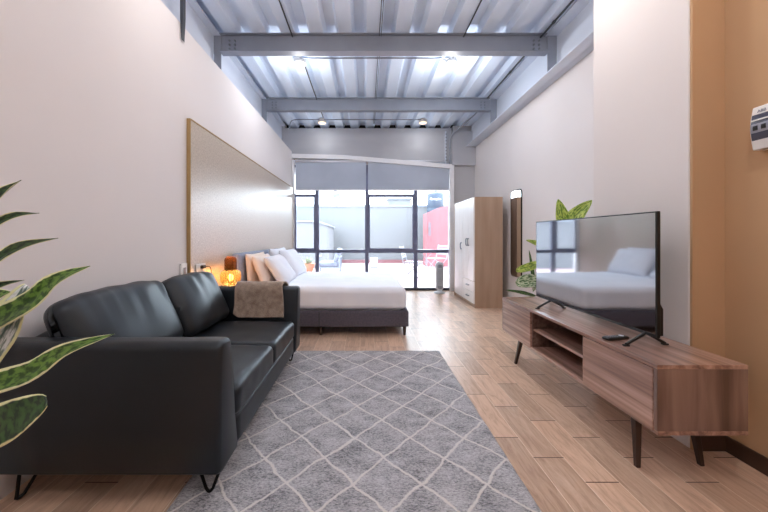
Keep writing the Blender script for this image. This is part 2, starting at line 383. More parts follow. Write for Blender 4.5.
def leaf_mat(name, green1, green2, cream, margin=.82, silver=False, vein=False):
    m = mat(name, (1,1,1,1), .35, spec=.5); N, L = nt(m); b = N['Principled BSDF']
    tc = N.new('ShaderNodeTexCoord'); sp = N.new('ShaderNodeSeparateXYZ'); L.new(tc.outputs['UV'], sp.inputs[0])
    c = N.new('ShaderNodeMath'); c.operation = 'MULTIPLY_ADD'; c.inputs[1].default_value = 2; c.inputs[2].default_value = -1; L.new(sp.outputs[0], c.inputs[0])
    ab = N.new('ShaderNodeMath'); ab.operation = 'ABSOLUTE'; L.new(c.outputs[0], ab.inputs[0])
    n1 = N.new('ShaderNodeTexNoise'); n1.inputs['Scale'].default_value = 26; L.new(tc.outputs['Object'], n1.inputs['Vector'])
    ad = N.new('ShaderNodeMath'); ad.operation = 'MULTIPLY_ADD'; ad.inputs[1].default_value = .5; L.new(n1.outputs['Fac'], ad.inputs[0]); L.new(ab.outputs[0], ad.inputs[2])
    mg = N.new('ShaderNodeMapRange'); mg.inputs[1].default_value = margin+.2; mg.inputs[2].default_value = margin+.26; L.new(ad.outputs[0], mg.inputs[0])
    mp = N.new('ShaderNodeMapping'); mp.inputs['Scale'].default_value = (3,14,1) if not silver else (6,5,1); mp.inputs['Rotation'].default_value = (0,0,.6); L.new(tc.outputs['UV'], mp.inputs[0])
    n2 = N.new('ShaderNodeTexNoise'); n2.inputs['Scale'].default_value = 1.5; n2.inputs['Detail'].default_value = 3; L.new(mp.outputs[0], n2.inputs['Vector'])
    cr = N.new('ShaderNodeValToRGB'); e = cr.color_ramp.elements; e[0].position = .42; e[0].color = green1; e[1].position = .58; e[1].color = green2
    L.new(n2.outputs['Fac'], cr.inputs[0])
    mx = N.new('ShaderNodeMix'); mx.data_type = 'RGBA'; L.new(mg.outputs[0], mx.inputs[0]); L.new(cr.outputs[0], mx.inputs[6]); mx.inputs[7].default_value = cream
    L.new(mx.outputs[2], b.inputs['Base Color'])
    b.inputs['Subsurface Weight'].default_value = 0
    return m
M['leaf_var'] = leaf_mat('cream_edged_leaf', srgb(36,72,24), srgb(104,142,60), srgb(226,226,180), .85)
M['leaf_dark'] = leaf_mat('dark_cream_edged_leaf', srgb(20,44,28), srgb(58,92,46), srgb(220,218,168), .90)
M['leaf_silver'] = leaf_mat('silver_leaf', srgb(110,136,130), srgb(244,248,252), srgb(226,228,180), .78, True)
M['leaf_gold'] = leaf_mat('golden_leaf', srgb(92,132,40), srgb(196,212,104), srgb(176,200,90), 1.2, True)
M['leaf_mottled'] = leaf_mat('mottled_leaf', srgb(70,110,62), srgb(206,218,186), srgb(200,214,160), 1.2, True)
M['leaf_deep'] = leaf_mat('deep_green_leaf', srgb(40,72,40), srgb(84,124,62), srgb(90,120,60), 1.2)

# ------------------------------------------------------------------ room shell
XL, XR, YB = -1.5, 2.2, 6.45      # left wall, far right wall, window wall
Y0 = -1.3
bm = BM(); box(bm, -1.75, 2.4, Y0, 6.62, -.12, 0)
struct('floor', bm, M['floor'], 'wood-look plank tile floor of the studio', 'floor')
bm = BM(); box(bm, XL-.17, XL, Y0, 6.62, 0, 2.81)
struct('wall_left', bm, M['wall'], 'tall warm white plaster wall behind the sofa and the bed', 'wall')
bm = BM(); box(bm, XR, XR+.15, 1.62, 6.62, 0, 2.888)
struct('wall_right', bm, M['wall'], 'warm white plaster wall behind the wardrobe and mirror', 'wall')
bm = BM(); box(bm, 1.65, 2.199, 1.625, 2.31, 0, 3.33)
struct('wall_pillar', bm, M['pillar'], 'white plastered pillar behind the television', 'wall', bevel=.006)
bm = BM(); prism(bm, [(1.655,1.624),(1.655,1.612),(1.82,1.612),(1.82,Y0),(2.0,Y0),(2.0,1.624)], 'z', 0, 3.33)
struct('wall_near', bm, M['tan'], 'plaster wall with warm dim lamplight in its colour, carrying the white breaker panel', 'wall')
bm = BM(); prism(bm, [(1.66,1.612),(1.66,1.600),(1.808,1.600),(1.808,Y0),(1.82,Y0),(1.82,1.612)], 'z', 0, .08)
struct('baseboard_right', bm, M['mdf_base'], 'dark brown baseboard at the foot of the lamp-tinted wall', 'baseboard', bevel=.003)

bm = BM(); box(bm, -1.67, 2.0, Y0-.12, Y0, 0, 3.45)
struct('wall_entry', bm, M['wall'], 'plain wall behind the camera', 'wall')
# window wall: lintel, side column, reveal
z_ = lambda y, Y=YB: H-(y-237)*Y/F
x_ = lambda x, Y=YB: (x-366)*Y/F
bm = BM()
prism(bm, [(-1.69,z_(154)),(x_(345),z_(156.5)),(x_(451),z_(165)),(x_(451),3.28),(-1.69,3.28)], 'y', YB-.02, YB+.10)
struct('wall_back', bm, M['lintel'], 'grey painted steel lintel across the top of the window', 'wall')
bm = BM(); box(bm, x_(453), XR, YB, YB+.15, 0, 3.33)
struct('wall_corner', bm, M['grey_plaster'], 'narrow grey wall between the window and the wardrobe', 'wall')
bm = BM(); box(bm, x_(451), XR-.001, YB-.09, YB-.001, z_(165,YB-.09), 3.2)
struct('trim_1', bm, M['lintel'], 'grey boxed beam end above the wardrobe corner', 'trim', bevel=.008)
bm = BM()
t = .085
prism(bm, [(XL+.005,z_(154.5)),(x_(345),z_(156)),(x_(449),z_(165)),(x_(449),z_(165)-t),(x_(345),z_(156)-t),(XL+.005,z_(154.5)-t)], 'y', YB-.08, YB+.02)
struct('trim_2', bm, M['trim_white'], 'white moulding sloping over the roller blinds', 'trim', bevel=.006)
bm = BM(); box(bm, x_(449), x_(453)+.004, YB-.08, YB+.06, 0, z_(165))
struct('trim_3', bm, M['trim_white'], 'white upright jamb at the right of the window', 'trim', bevel=.005)
bm = BM(); box(bm, XL+.002, x_(294.6), YB-.04, YB+.1, 0, z_(156)-t)
struct('trim_4', bm, M['trim_white'], 'white upright jamb at the left of the window', 'trim', bevel=.005)
bm = BM(); box(bm, -1.95, 2.4, 6.62, 6.66, 2.4, 3.5)
struct('wall_closure', bm, M['dark_gap'], 'dark void closing the deck flutes over the lintel', 'wall')

bm = BM(); box(bm, -1.95, -1.718, Y0, 6.6, 2.78, 3.5); box(bm, -1.73, -1.65, 6.425, 6.62, 2.4, 3.5)
struct('wall_filler', bm, M['lintel'], 'grey closing strip above the left wall, behind its side beam', 'wall')
bm = BM(); box(bm, 2.203, 2.40, Y0, 6.6, 2.90, 3.5); box(bm, 2.145, 2.2, Y0, 6.6, 3.34, 3.5)
struct('wall_filler_right', bm, M['lintel'], 'grey closing strip above the right wall, behind its side beam', 'wall')
# ceiling: trapezoidal steel deck
bm = BM(); pitch = .314; zl, zu = 3.335, 3.41
prof = []; x = -1.72-.06
x0 = -.84-pitch*3-.073-.02
k = 0
while x0+k*pitch < 2.05:
    a = x0+k*pitch
    prof += [(a,zl),(a+.147,zl),(a+.180,zu),(a+.281,zu)]
    k += 1
ys = [Y0+i*(6.62-Y0)/12 for i in range(13)]
rows = [[bm.verts.new((p[0],y,p[1])) for p in prof] for y in ys]
for a, b in zip(rows, rows[1:]):
    for i in range(len(prof)-1): bm.faces.new((a[i],a[i+1],b[i+1],b[i]))
ceil = struct('ceiling', bm, M['deck'], 'corrugated pale steel deck ceiling', 'ceiling', solid=.004)
for xs in (.145,):
    bm = BM()
    for dx in (0,.02): box(bm, xs+dx, xs+dx+.006, Y0, 6.3, zl-.014, zl-.003)
    obj('deck_seam', bm, M['conduit_dark'], ceil)

# side beams (I sections along the room)
def ibeam_y(name, xw, side, z0, z1, m, lab, ft=.012, fl=.13, over=0):
    bm = BM(); xa, xb = sorted((xw+side*over, xw-side*fl))
    box(bm, min(xw, xw+side*.012), max(xw, xw+side*.012), Y0, 6.42, z0, z1)
    box(bm, xa, xb, Y0, 6.42, z0, z0+ft)
    box(bm, xa, xb, Y0, 6.42, z1-ft, z1)
    return struct(name, bm, m, lab, 'beam')
ibeam_y('trim_5', 2.13, 1, 2.89, 3.33, M['steel_light'], 'pale steel side beam with a wide lower flange above the right wall', over=.07)
ibeam_y('trim_6', -1.70, -1, 2.812, 3.33, M['steel_light'], 'pale steel side beam above the left wall', fl=.08)
# fix: flange of the right beam faces the room
# cross beams
for i, (yb, lab) in enumerate(((3.505,'grey steel cross beam nearest the camera, two spotlights beyond it'), (5.13,'grey steel cross beam nearer the window'), (1.88,'grey steel cross beam overhead, above the sofa'), (.25,'grey steel cross beam overhead behind the camera'))):
    if i > 1 and i == 3: continue
    bm = BM(); a, b_ = -1.62, 2.03
    box(bm, a, b_, yb, yb+.1, 3.13, 3.14); box(bm, a, b_, yb, yb+.1, 3.322, 3.332); box(bm, a-.06, b_+.09, yb+.046, yb+.054, 3.14, 3.322)
    br = struct('trim_%d' % (7+i), bm, M['steel'], lab, 'beam')
    for s, xe in ((1,2.02),(-1,-1.612)):
        bm = BM(); box(bm, xe, xe+s*.10 if s > 0 else xe-.08, yb+.03, yb+.04, 2.826 if s < 0 else 2.902, 3.318); obj('end_plate', bm, M['steel'], br)
        for bx in (.09,.15):
            for bz in (3.18,3.225,3.27):
                bm = BM(); lathe(bm, [(.011,-.012),(.011,0)], (xe-s*bx, yb+.046, bz), 6, axis='y'); obj('bolt', bm, M['bolt'], br)
# bracket hanging off the left side beam
bm = BM()
prism(bm, [(-1.499,3.33),(-1.476,3.33),(-1.474,2.86),(-1.484,2.67),(-1.497,2.84)], 'y', 2.56, 2.60)
t = tag(obj('steel_bracket', bm, M['conduit_dark']), 'dark tapering steel bracket at the top of the left wall', 'bracket')

# conduits
def conduit(pts, lab, r=.010, m='conduit', clips=()):
    bm = BM(); tube(bm, smoothpath(pts, 5), r, 8)
    o = tag(obj('conduit', bm, M[m], smooth=True), lab, 'conduit')
    for p, d in clips:
        bm = BM()
        if d == 'x': lathe(bm, [(r*1.5,-.015),(r*1.5,.015)], p, 12, axis='x')
        elif d == 'y': lathe(bm, [(r*1.5,-.015),(r*1.5,.015)], p, 12, axis='y')
        else: lathe(bm, [(r*1.5,-.015),(r*1.5,.015)], p, 12)
        obj('coupling', bm, M[m], o, smooth=False)
    return o
conduit([(-.84,3.95,3.302),(-.2,3.95,3.302),(.5,3.95,3.302),(1.09,3.95,3.302)], 'thin pipe joining the two nearer ceiling spotlights')
conduit([(-1.45,6.02,3.12),(-1.43,6.02,3.24),(-1.33,6.02,3.302),(-.84,6.02,3.302),(.3,6.02,3.302),(1.09,6.02,3.302)], 'thin pipe joining the two spotlights near the window')
conduit([(1.95,-1,3.31),(1.95,1,3.31),(1.95,3.2,3.31),(1.95,5.1,3.31)], 'long dark pipe along the deck beside the right side beam', .011, 'conduit_dark', [((1.95,3.3,3.31),'y'),((1.95,4.3,3.31),'y')])
conduit([(-.82,-1,3.316),(-.82,2,3.316),(-.82,3.9,3.316)], 'thin dark pipe running along the deck to the nearer left spotlight', .008, 'conduit_dark')
conduit([(-.80,4.1,3.316),(-.80,5,3.316),(-.80,5.95,3.316)], 'thin dark pipe between the two left spotlights', .008, 'conduit_dark')
conduit([(1.09,-1,3.316),(1.09,2,3.316),(1.09,3.9,3.316)], 'thin dark pipe running along the deck to the nearer right spotlight', .008, 'conduit_dark')
conduit([(1.97,5.5,3.30),(1.95,5.75,3.28),(1.83,6.0,3.2),(1.70,6.24,3.08),(1.67,6.33,2.95),(1.665,6.335,2.7),(1.665,6.335,2.54)], 'bent silver pipe dropping beside the lintel', .013, 'conduit', [((1.665,6.335,2.6),'z'),((1.665,6.335,2.85),'z')])
bm = BM(); box(bm, 1.595, 1.612, 6.37, 6.43, 2.56, 3.2)
bx = tag(obj('slotted_channel', bm, M['steel_light']), 'perforated steel channel upright beside the bent silver pipe', 'channel')
for kz in range(9):
    bm = BM(); box(bm, 1.598, 1.609, 6.366, 6.371, 2.6+kz*.066, 2.625+kz*.066); obj('slot', bm, M['conduit_dark'], bx)

# ------------------------------------------------------------------ ceiling spotlights
def spot(x, y, lab, energy=12, warm=(.97,.98,1)):
    t = thing('ceiling_spotlight', lab, 'ceiling light', (x,y,3.335), 'round ceiling spotlights')
    bm = BM(); lathe(bm, [(.070,3.262),(.078,3.266),(.080,3.272),(.080,3.320),(.06,3.333)], (x,y,0), 36); obj('housing', bm, M['ceramic'], t, smooth=False, bevel=.002)
    bm = BM(); lathe(bm, [(.066,3.256),(.066,3.263)], (x,y,0), 36); obj('lens', bm, M['lens'], t)
    l = bpy.data.lights.new('spot_glow', 'POINT'); l.shadow_soft_size = .07; l.energy = energy*.5; l.color = warm
    o = bpy.data.objects.new('spot_glow', l); C.objects.link(o); o.location = (x,y,3.03); attach(o, t)
    l = bpy.data.lights.new('spot_beam', 'AREA'); l.shape = 'DISK'; l.size = .13; l.energy = energy*.1; l.color = (1,.96,.93)
    o = bpy.data.objects.new('spot_beam', l); C.objects.link(o); o.location = (x,y,3.25); attach(o, t)
SP = 12; WM = (1,.90,.82)
spot(-.84, 4.02, 'round warm ceiling spotlight, nearer of the left pair', SP*.7)
spot(1.07, 4.02, 'round warm ceiling spotlight, nearer of the right pair', SP)
spot(-.84, 6.08, 'small warm ceiling spotlight by the window, left one', SP*.12)
spot(1.09, 6.08, 'small warm ceiling spotlight by the window, right one', SP*.12)
spot(-.84, 2.0, 'added warm ceiling spotlight, unseen above the sofa', SP*.6, WM)  # this and the next three are added unseen lamps brightening the near half
spot(1.07, 2.0, 'added warm ceiling spotlight, unseen above the television', SP*.85, WM)
spot(.9, .5, 'added warm ceiling spotlight, unseen over the near end of the room', SP*1.15, WM)
spot(-.5, -.6, 'added warm ceiling spotlight, unseen behind the camera', SP*1.15, WM)

# ------------------------------------------------------------------ window
W = thing('window_1', 'full-width window wall with blue-grey metal frame', 'window', (0,YB+.03,0), None, 'structure')
def bar(name, xa, xb, za, zb, m='window_metal', y0=YB+.01, y1=YB+.07, parent=W, bev=.004):
    bm = BM(); box(bm, xa, xb, y0, y1, za, zb); return obj(name, bm, M[m], parent, bevel=bev)
zt = 2.50
mull = [(315.2,318.8),(365,368.6),(413.9,417.7)]
for a, b_ in mull: bar('mullion', x_(a), x_(b_), .05, zt)
cells = [(294.6,315.2),(318.8,365),(368.6,413.9),(417.7,449)]
for a, b_ in cells: bar('transom', x_(a), x_(b_), z_(253), z_(249.7))
bar('bottom_rail', x_(294.6), x_(449), 0, .05, 'sill_metal', YB-.03)
bar('head_rail', x_(294.6), x_(449), zt, zt+.05)
for a, b_ in (cells[0], cells[2]):        # opening sashes
    xa, xb, za, zb = x_(a), x_(b_), z_(249.7), z_(194)
    s = bar('sash', xa, xb, zb-.062, zb, y0=YB-.005, y1=YB+.045)
    bar('sash_stile', xa, xa+.028, za, zb-.062, y0=YB-.002, y1=YB+.045); bar('sash_stile', xb-.028, xb, za, zb-.062, y0=YB-.002, y1=YB+.045)
    bar('sash_rail', xa+.028, xb-.028, za, za+.03, y0=YB-.002, y1=YB+.045)
for i, (a, b_) in enumerate(cells):
    for za, zb in ((.05,z_(253)),(z_(249.7),zt)):
        bm = BM(); box(bm, x_(a), x_(b_), YB+.038, YB+.042, za, zb); obj('glass_pane', bm, M['glass'], W)
bm = BM(); box(bm, x_(294.6), x_(449), YB+.021, YB+.07, zt+.05, z_(156)); obj('fascia', bm, M['trim_white'], W)

def blind(xa, xb, lab):
    t = thing('roller_blind', lab, 'blind', ((xa+xb)/2, YB-.05, 2.6), 'half-lowered roller blinds')
    bm = BM(); n = 24
    box(bm, xa, xb, YB-.032, YB-.029, z_(189.5), z_(162)); obj('fabric', bm, M['blind'], t)
    bm = BM(); tube(bm, [(xa-.002,YB-.038,z_(162)+.005),(xb+.002,YB-.038,z_(162)+.005)], .022, 16); obj('roller', bm, M['blind_rail'], t, smooth=True)
    bm = BM(); box(bm, xa, xb, YB-.037, YB-.024, z_(191), z_(189.4)); obj('bottom_bar', bm, M['blind_rail'], t, bevel=.003)
blind(x_(296), x_(366), 'grey roller blind half lowered over the left window half')
blind(x_(368), x_(448.8), 'grey roller blind half lowered over the right window half')

# ------------------------------------------------------------------ accent panel on the left wall
t = thing('wall_panel', 'large beige textured wall panel behind the bed, with brass edge', 'panel', (XL,4.5,0))
bm = BM(); box(bm, XL+.001, XL+.03, 2.668, YB-.045, .02, 2.06); obj('panel_face', bm, M['panel'], t)
bm = BM(); box(bm, XL+.001, XL+.032, 2.656, 2.668, .02, 2.072); box(bm, XL+.001, XL+.034, 2.668, YB-.045, 2.06, 2.072); obj('brass_edge', bm, M['gold'], t)

# sockets by the panel edge
t = thing('switch_plate', 'white switch plate on the left wall just beside the brass panel edge', 'switch', (XL,2.56,.8))
bm = BM(); box(bm, XL+.001, XL+.018, 2.555, 2.64, .74, .865); obj('plate', bm, M['white_plastic'], t, bevel=.004)
bm = BM(); box(bm, XL+.018, XL+.022, 2.58, 2.615, .775, .83); obj('rocker', bm, M['grey_plastic'], t, bevel=.002)
t = thing('wall_socket', 'white socket with a black plug on the beige panel beside the amber lamp', 'socket', (XL+.03,2.8,.8))
bm = BM(); box(bm, XL+.031, XL+.040, 2.74, 2.90, .76, .845); obj('plate', bm, M['white_plastic'], t, bevel=.004)
bm = BM(); box(bm, XL+.040, XL+.068, 2.80, 2.85, .80, .83); obj('plug', bm, M['black_plastic'], t, bevel=.005)
bm = BM(); tube(bm, smoothpath([(XL+.066,2.835,.814),(XL+.085,2.88,.81),(XL+.075,2.93,.76),(XL+.06,2.955,.68),(XL+.05,2.955,.6),(XL+.05,2.955,.3),(XL+.05,2.955,.02)]), .0035, 6); obj('cord', bm, M['black_plastic'], t, smooth=True)

# ------------------------------------------------------------------ rug
bm = BM(); rx0, rx1, ry0, ry1 = -.785, .69, .62, 3.0; nx, ny = 120, 190
g = []
for j in range(ny+1):
    row = []
    for i in range(nx+1):
        x = rx0+(rx1-rx0)*i/nx; y = ry0+(ry1-ry0)*j/ny
        e = min(i, nx-i, j*1.0, ny-j); z = .014*min(1,(e/2.0)**.5 if e else 0)+.0015
        z += .0022*noise.noise(Vector((x*35,y*35,0)))*(1 if e else 0)
        wob = .004*noise.noise(Vector((x*9,y*9,3)))
        row.append(bm.verts.new((x+(wob if i in (0,nx) else 0), y+(wob if j in (0,ny) else 0), z)))
    g.append(row)
for j in range(ny):
    for i in range(nx): bm.faces.new((g[j][i],g[j][i+1],g[j+1][i+1],g[j+1][i]))
box(bm, rx0+.004, rx1-.004, ry0+.004, ry1-.004, .0005, .0018)
tag(obj('rug', bm, M['rug'], smooth=True), 'grey plush rug with ivory diamond trellis in front of the sofa', 'rug')

# ------------------------------------------------------------------ sofa
SF = thing('sofa', 'dark charcoal leather two-seat sofa on black hairpin legs along the left wall', 'sofa', (-1.03,2.03,0))
ya, yb_ = 1.265, 2.80
def crease(seed, amp=.006):
    return lambda p: Vector((0,0,1))*amp*(noise.noise(Vector((p.x*4+seed,p.y*5,seed)))+.5*noise.noise(Vector((p.x*11,p.y*13+seed,seed))))*(1 if p.z > 0 else 0)
def arm(y_out, s):
    """s=+1: near arm (outer face towards the camera)"""
    bm = BM(); n = 10
    tb, tt = .185, .110         # thickness at foot and at top
    zs = [.125,.16,.3,.45,.58,.63,.66]
    # section in (Y,z), closed, rounded top; swept along X with a leaning rounded front
    sec = []
    top = .657; r = .036
    sec += [(0,.125+.012),(0,.3),(0,.5),(0,top-r)]
    for k in range(1,6):
        a = math.pi/2*k/5; sec.append((r-r*math.cos(a), top-r+r*math.sin(a)))
    for k in range(0,6):
        a = math.pi/2*k/5; sec.append((tt-r+r*math.sin(a), top-r+r*math.cos(a)))
    sec += [(tt+.02,.5),(tb-.03,.3),(tb,.14),(tb-.012,.125),(.012,.125)]
    xs = [(-1.475,.0),(-1.3,0),(-1.0,0),(-.75,0),(-.63,0),(-.60,0),(-.588,.002),(-.580,.007),(-.576,.014)]
    rings = []
    for x, ins in xs:
        ring = []
        for (yy, z) in sec:
            cy_ = (tb if z < .4 else tt)/2
            yy2 = yy+(ins if yy < cy_ else -ins)
            z2 = z-ins if z > .6 else z+(ins if z < .15 else 0)
            f = max(0,(x+1.0)/.42)
            lean = -.004*f*(1-(z-.12)/.54)
            ring.append(bm.verts.new((x+lean, y_out+s*yy2, z2)))
        rings.append(ring)
    m = len(sec)
    for a, b in zip(rings, rings[1:]):
        for i in range(m): bm.faces.new((a[i],a[(i+1)%m],b[(i+1)%m],b[i]))
    bm.faces.new(rings[0]); bm.faces.new(rings[-1][::-1])
    return obj('armrest', bm, M['leather'], SF, smooth=True)
a1 = arm(ya, 1); a2 = arm(yb_, -1)
for o in (a1, a2):
    for p in o.data.polygons: p.use_smooth = True
# seat base
bm = BM(); softbox(bm, .86, 1.17, .135, .02, 10, 0, Matrix.Translation((-1.02,2.0325,.193))); obj('seat_base', bm, M['leather'], SF, smooth=True)
# back frame
bm = BM(); softbox(bm, .13, 1.32, .525, .045, 10, 0, Matrix.Translation((-1.41,2.0325,.395))); obj('back_frame', bm, M['leather'], SF, smooth=True)
# seat cushions
for yc, sd in ((1.742,1),(2.323,2)):
    bm = BM()
    def fn(p, sd=sd):
        o = Vector((0,0,0))
        if p.z > 0: o.z += .005*noise.noise(Vector((p.x*5+sd,p.y*6,sd)))+.0035*noise.noise(Vector((p.x*16,p.y*7+sd,sd)))
        if p.x > .3: o.x += .004*noise.noise(Vector((p.y*10,p.z*14,sd)))
        return o
    softbox(bm, .79, .578, .135, .035, 24, .018, Matrix.Translation((-.978,yc,.325)), fn)
    c = obj('seat_cushion', bm, M['leather'], SF, smooth=True)
    bm = BM()
    hx, hy, z = .376, .27, .385
    pts = []
    for (cx_, cy_), a0 in (((hx-.03,hy-.03),0),((-hx+.03,hy-.03),90),((-hx+.03,-hy+.03),180),((hx-.03,-hy+.03),270)):
        for k in range(5):
            a = R(a0+k*22.5); pts.append((-.978+cx_+.03*math.cos(a), yc+cy_+.03*math.sin(a), z))
    tube(bm, pts, .0035, 6, closed=True); obj('piping', bm, M['leather'], c, smooth=True)
# back cushions
for yc, w, sd, ang, zc, xc in ((1.70,.70,5,24,.612,-1.285),(2.345,.59,9,25,.605,-1.255)):
    bm = BM()
    def fn(p, sd=sd, w=w):
        o = Vector((0,0,0))
        up = p.x  # x axis = cushion height before tilt, z = thickness
        if p.z > 0:
            fold = math.exp(-((p.x-.15)/.12)**2)
            o.z += .014*fold*noise.noise(Vector((p.y*16+sd,p.x*2.5,sd)))
            o.z += .012*noise.noise(Vector((p.y*4,p.x*4,sd)))
        o.z -= .02*max(0,(abs(p.y)/(w/2)))**6*(1 if p.z > 0 else -1)
        o.x += -.022*(abs(p.y)/(w/2))**3*(1 if p.x > 0 else 0)+.008*noise.noise(Vector((p.y*9+sd,p.z*6,sd)))
        return o
    Mx = Matrix.Translation((xc,yc,zc)) @ Matrix.Rotation(R(-90+ -ang+ 0), 4, 'Y') @ Matrix.Rotation(R(180), 4, 'X')
    # local x -> up, local z -> towards the room
    up = Vector((-math.sin(R(ang)),0,math.cos(R(ang)))); fr = Vector((math.cos(R(ang)),0,math.sin(R(ang)))); sy = Vector((0,1,0))
    Mx = Matrix(((up.x,sy.x,fr.x,xc),(up.y,sy.y,fr.y,yc),(up.z,sy.z,fr.z,zc),(0,0,0,1)))
    softbox(bm, .43, w, .15, .06, 30, .028, Mx, fn)
    c = obj('back_cushion', bm, M['leather'], SF, smooth=True)
# hairpin legs
def hairpin(x, y, dx=.045, dy=.0, zt=.128, out=(0,0), r=.0065):
    bm = BM(); z0 = zf(x,y)+r+.001
    pts = [(x-dx,y-dy,zt),(x-dx*.3+out[0]*.8,y-dy*.3+out[1]*.8,z0+.012),(x-dx*.12+out[0],y-dy*.12+out[1],z0+.002),(x+out[0],y+out[1],z0),(x+dx*.12+out[0],y+dy*.12+out[1],z0+.002),(x+dx*.3+out[0]*.8,y+dy*.3+out[1]*.8,z0+.012),(x+dx,y+dy,zt)]
    tube(bm, pts, r, 8); box(bm, x-dx-.015, x+dx+.015, y-.025, y+.025, zt-.004, zt+.002)
    return obj('leg', bm, M['black_metal'], SF, smooth=False)
def zf(x, y): return .0175 if (rx0 < x < rx1 and ry0 < y < ry1) else 0.0
hairpin(-.65, 1.325, .047, .0, out=(0,-.005))
hairpin(-.655, 2.70, .04, .02, out=(.01,.02))
hairpin(-1.40, 1.335, .03, .02, out=(-.03,-.03))
hairpin(-1.40, 2.70, .03, .02, out=(-.02,.02))

# throw blanket over the far arm
bm = BM(); path = smoothpath([(0,2.835,.44),(0,2.832,.56),(0,2.828,.64),(0,2.795,.68),(0,2.75,.689),(0,2.70,.68),(0,2.668,.64),(0,2.658,.56),(0,2.64,.47),(0,2.622,.418)], 8)
n = 40; m = len(path); g = []
for j, p in enumerate(path):
    row = []
    for i in range(n+1):
        u = i/n; x = -1.095+(.402)*u
        e = j/(m-1)
        q = p.copy(); q.x = x+.010*math.sin(e*7+1)*(.3+u)
        inward = -1 if e > .5 else 1
        q.y += (.005*noise.noise(Vector((x*9,e*6,1)))-.004)*1
        if e > .5: q.y -= .007*(1+math.sin(u*9+e*3))*(e-.5)*2
        q.z += .004*noise.noise(Vector((x*14,e*9,4)))
        if u < .12 and e > .5:    # rounded lower corner
            q.z += .03*((.12-u)/.12)**2*(e-.5)*2
        row.append(bm.verts.new(q))
    g.append(row)
for j in range(m-1):
    for i in range(n): bm.faces.new((g[j][i],g[j][i+1],g[j+1][i+1],g[j+1][i]))
tag(obj('throw_blanket', bm, M['throw'], smooth=True, solid=.016), 'beige plush throw folded over the far sofa arm', 'blanket')

# ------------------------------------------------------------------ nightstand and lamp
t = thing('nightstand', 'small nightstand with a white top between sofa and bed', 'nightstand', (-1.26,3.16,0))
bm = BM(); box(bm, -1.46,-1.09,2.975,3.365,.565,.585); obj('top', bm, M['white_plastic'], t, bevel=.003)
bm = BM(); box(bm, -1.45,-1.11,2.985,3.355,.12,.565); obj('body', bm, M['walnut_dark'], t, bevel=.003)
bm = BM(); box(bm, -1.11,-1.093,2.99,3.35,.35,.555); dr = obj('drawer', bm, M['walnut'], t, bevel=.003)
bm = BM(); lathe(bm, [(.006,0),(.012,.01),(.01,.02)], (-1.093,3.17,.45), 16, axis='x'); obj('knob', bm, M['gold'], dr, smooth=True)
for x, y in ((-1.43,3.01),(-1.13,3.01),(-1.43,3.33),(-1.13,3.33)):
    bm = BM(); tube(bm, [(x,y,.12),(x,y,0)], .016, 12, taper=.6); obj('leg', bm, M['leg_wood'], t, smooth=False)
lx, ly = -1.335, 3.135; lz = .585
t = thing('table_lamp', 'glowing amber ribbed glass lamp on the nightstand', 'lamp', (lx,ly,lz))
def glass_body(name, prof):
    bm = BM(); lathe(bm, prof, (0,0,0), 144, .022, 24); o = obj(name, bm, M['amber'], None, smooth=True); o.location = (lx,ly,lz); attach(o, t); return o
glass_body('glass_body', [(.055,.016),(.075,.03),(.09,.055),(.094,.085),(.094,.125),(.088,.15),(.07,.165),(.058,.172)])
glass_body('glass_neck', [(.054,.173),(.056,.18),(.056,.27),(.052,.286),(.040,.297),(.02,.302)])
bm = BM(); lathe(bm, [(.055,0),(.058,.004),(.058,.013),(.052,.016)], (lx,ly,lz), 48); obj('base', bm, M['leg_wood'], t, smooth=False, bevel=.001)
bm = BM(); bmesh.ops.create_uvsphere(bm, u_segments=20, v_segments=14, radius=.026, matrix=Matrix.Translation((lx,ly,lz+.095)) @ Matrix.Diagonal((1,1,1.25,1)))
obj('bulb', bm, M['bulb'], t, smooth=True)
bm = BM(); lathe(bm, [(.012,.016),(.012,.06)], (lx,ly,lz), 16); obj('socket', bm, M['gold'], t, smooth=False)
l = bpy.data.lights.new('lamp_light', 'POINT'); l.energy = 1.2; l.shadow_soft_size = .012; l.color = (1,.72,.42)
o = bpy.data.objects.new('lamp_light', l); C.objects.link(o); o.location = (lx,ly,lz+.145); attach(o, t)

# ------------------------------------------------------------------ bed
BED = thing('bed', 'double bed with charcoal fabric frame and low blue-grey headboard', 'bed', (-.5,4.27,0))
bx0, bx1, by0, by1 = -1.36, .465, 3.46, 5.08
bm = BM(); softbox(bm, bx1-bx0, .06, .175, .014, 12, 0, Matrix.Translation(((bx0+bx1)/2,by0+.03,.187))); obj('side_rail', bm, M['bed_fabric'], BED, smooth=True)
bm = BM(); softbox(bm, bx1-bx0, .06, .175, .014, 12, 0, Matrix.Translation(((bx0+bx1)/2,by1-.03,.187))); obj('side_rail', bm, M['bed_fabric'], BED, smooth=True)
bm = BM(); softbox(bm, .06, by1-by0-.12, .175, .014, 12, 0, Matrix.Translation((bx1-.03,(by0+by1)/2,.187))); obj('foot_rail', bm, M['bed_fabric'], BED, smooth=True)
bm = BM(); box(bm, bx0, bx1-.06, by0+.06, by1-.06, .2, .24); obj('slat_base', bm, M['bed_fabric'], BED)
for x in (-.51,):
    bm = BM(); box(bm, x-.004, x+.004, by0-.003, by0+.01, .1, .274); obj('seam', bm, M['black_plastic'], BED)
for x in (-1.3,-.5,.425):
    for y in (by0+.045, by1-.045):
        bm = BM(); tube(bm, [(x,y,.105),(x,y,0)], .021, 14, taper=.65); obj('leg', bm, M['leg_wood'], BED, smooth=False)
bm = BM(); softbox(bm, .085, 1.66, .82, .025, 14, 0, Matrix.Translation((-1.418,4.27,.49)),); obj('headboard', bm, M['headboard'], BED, smooth=True)
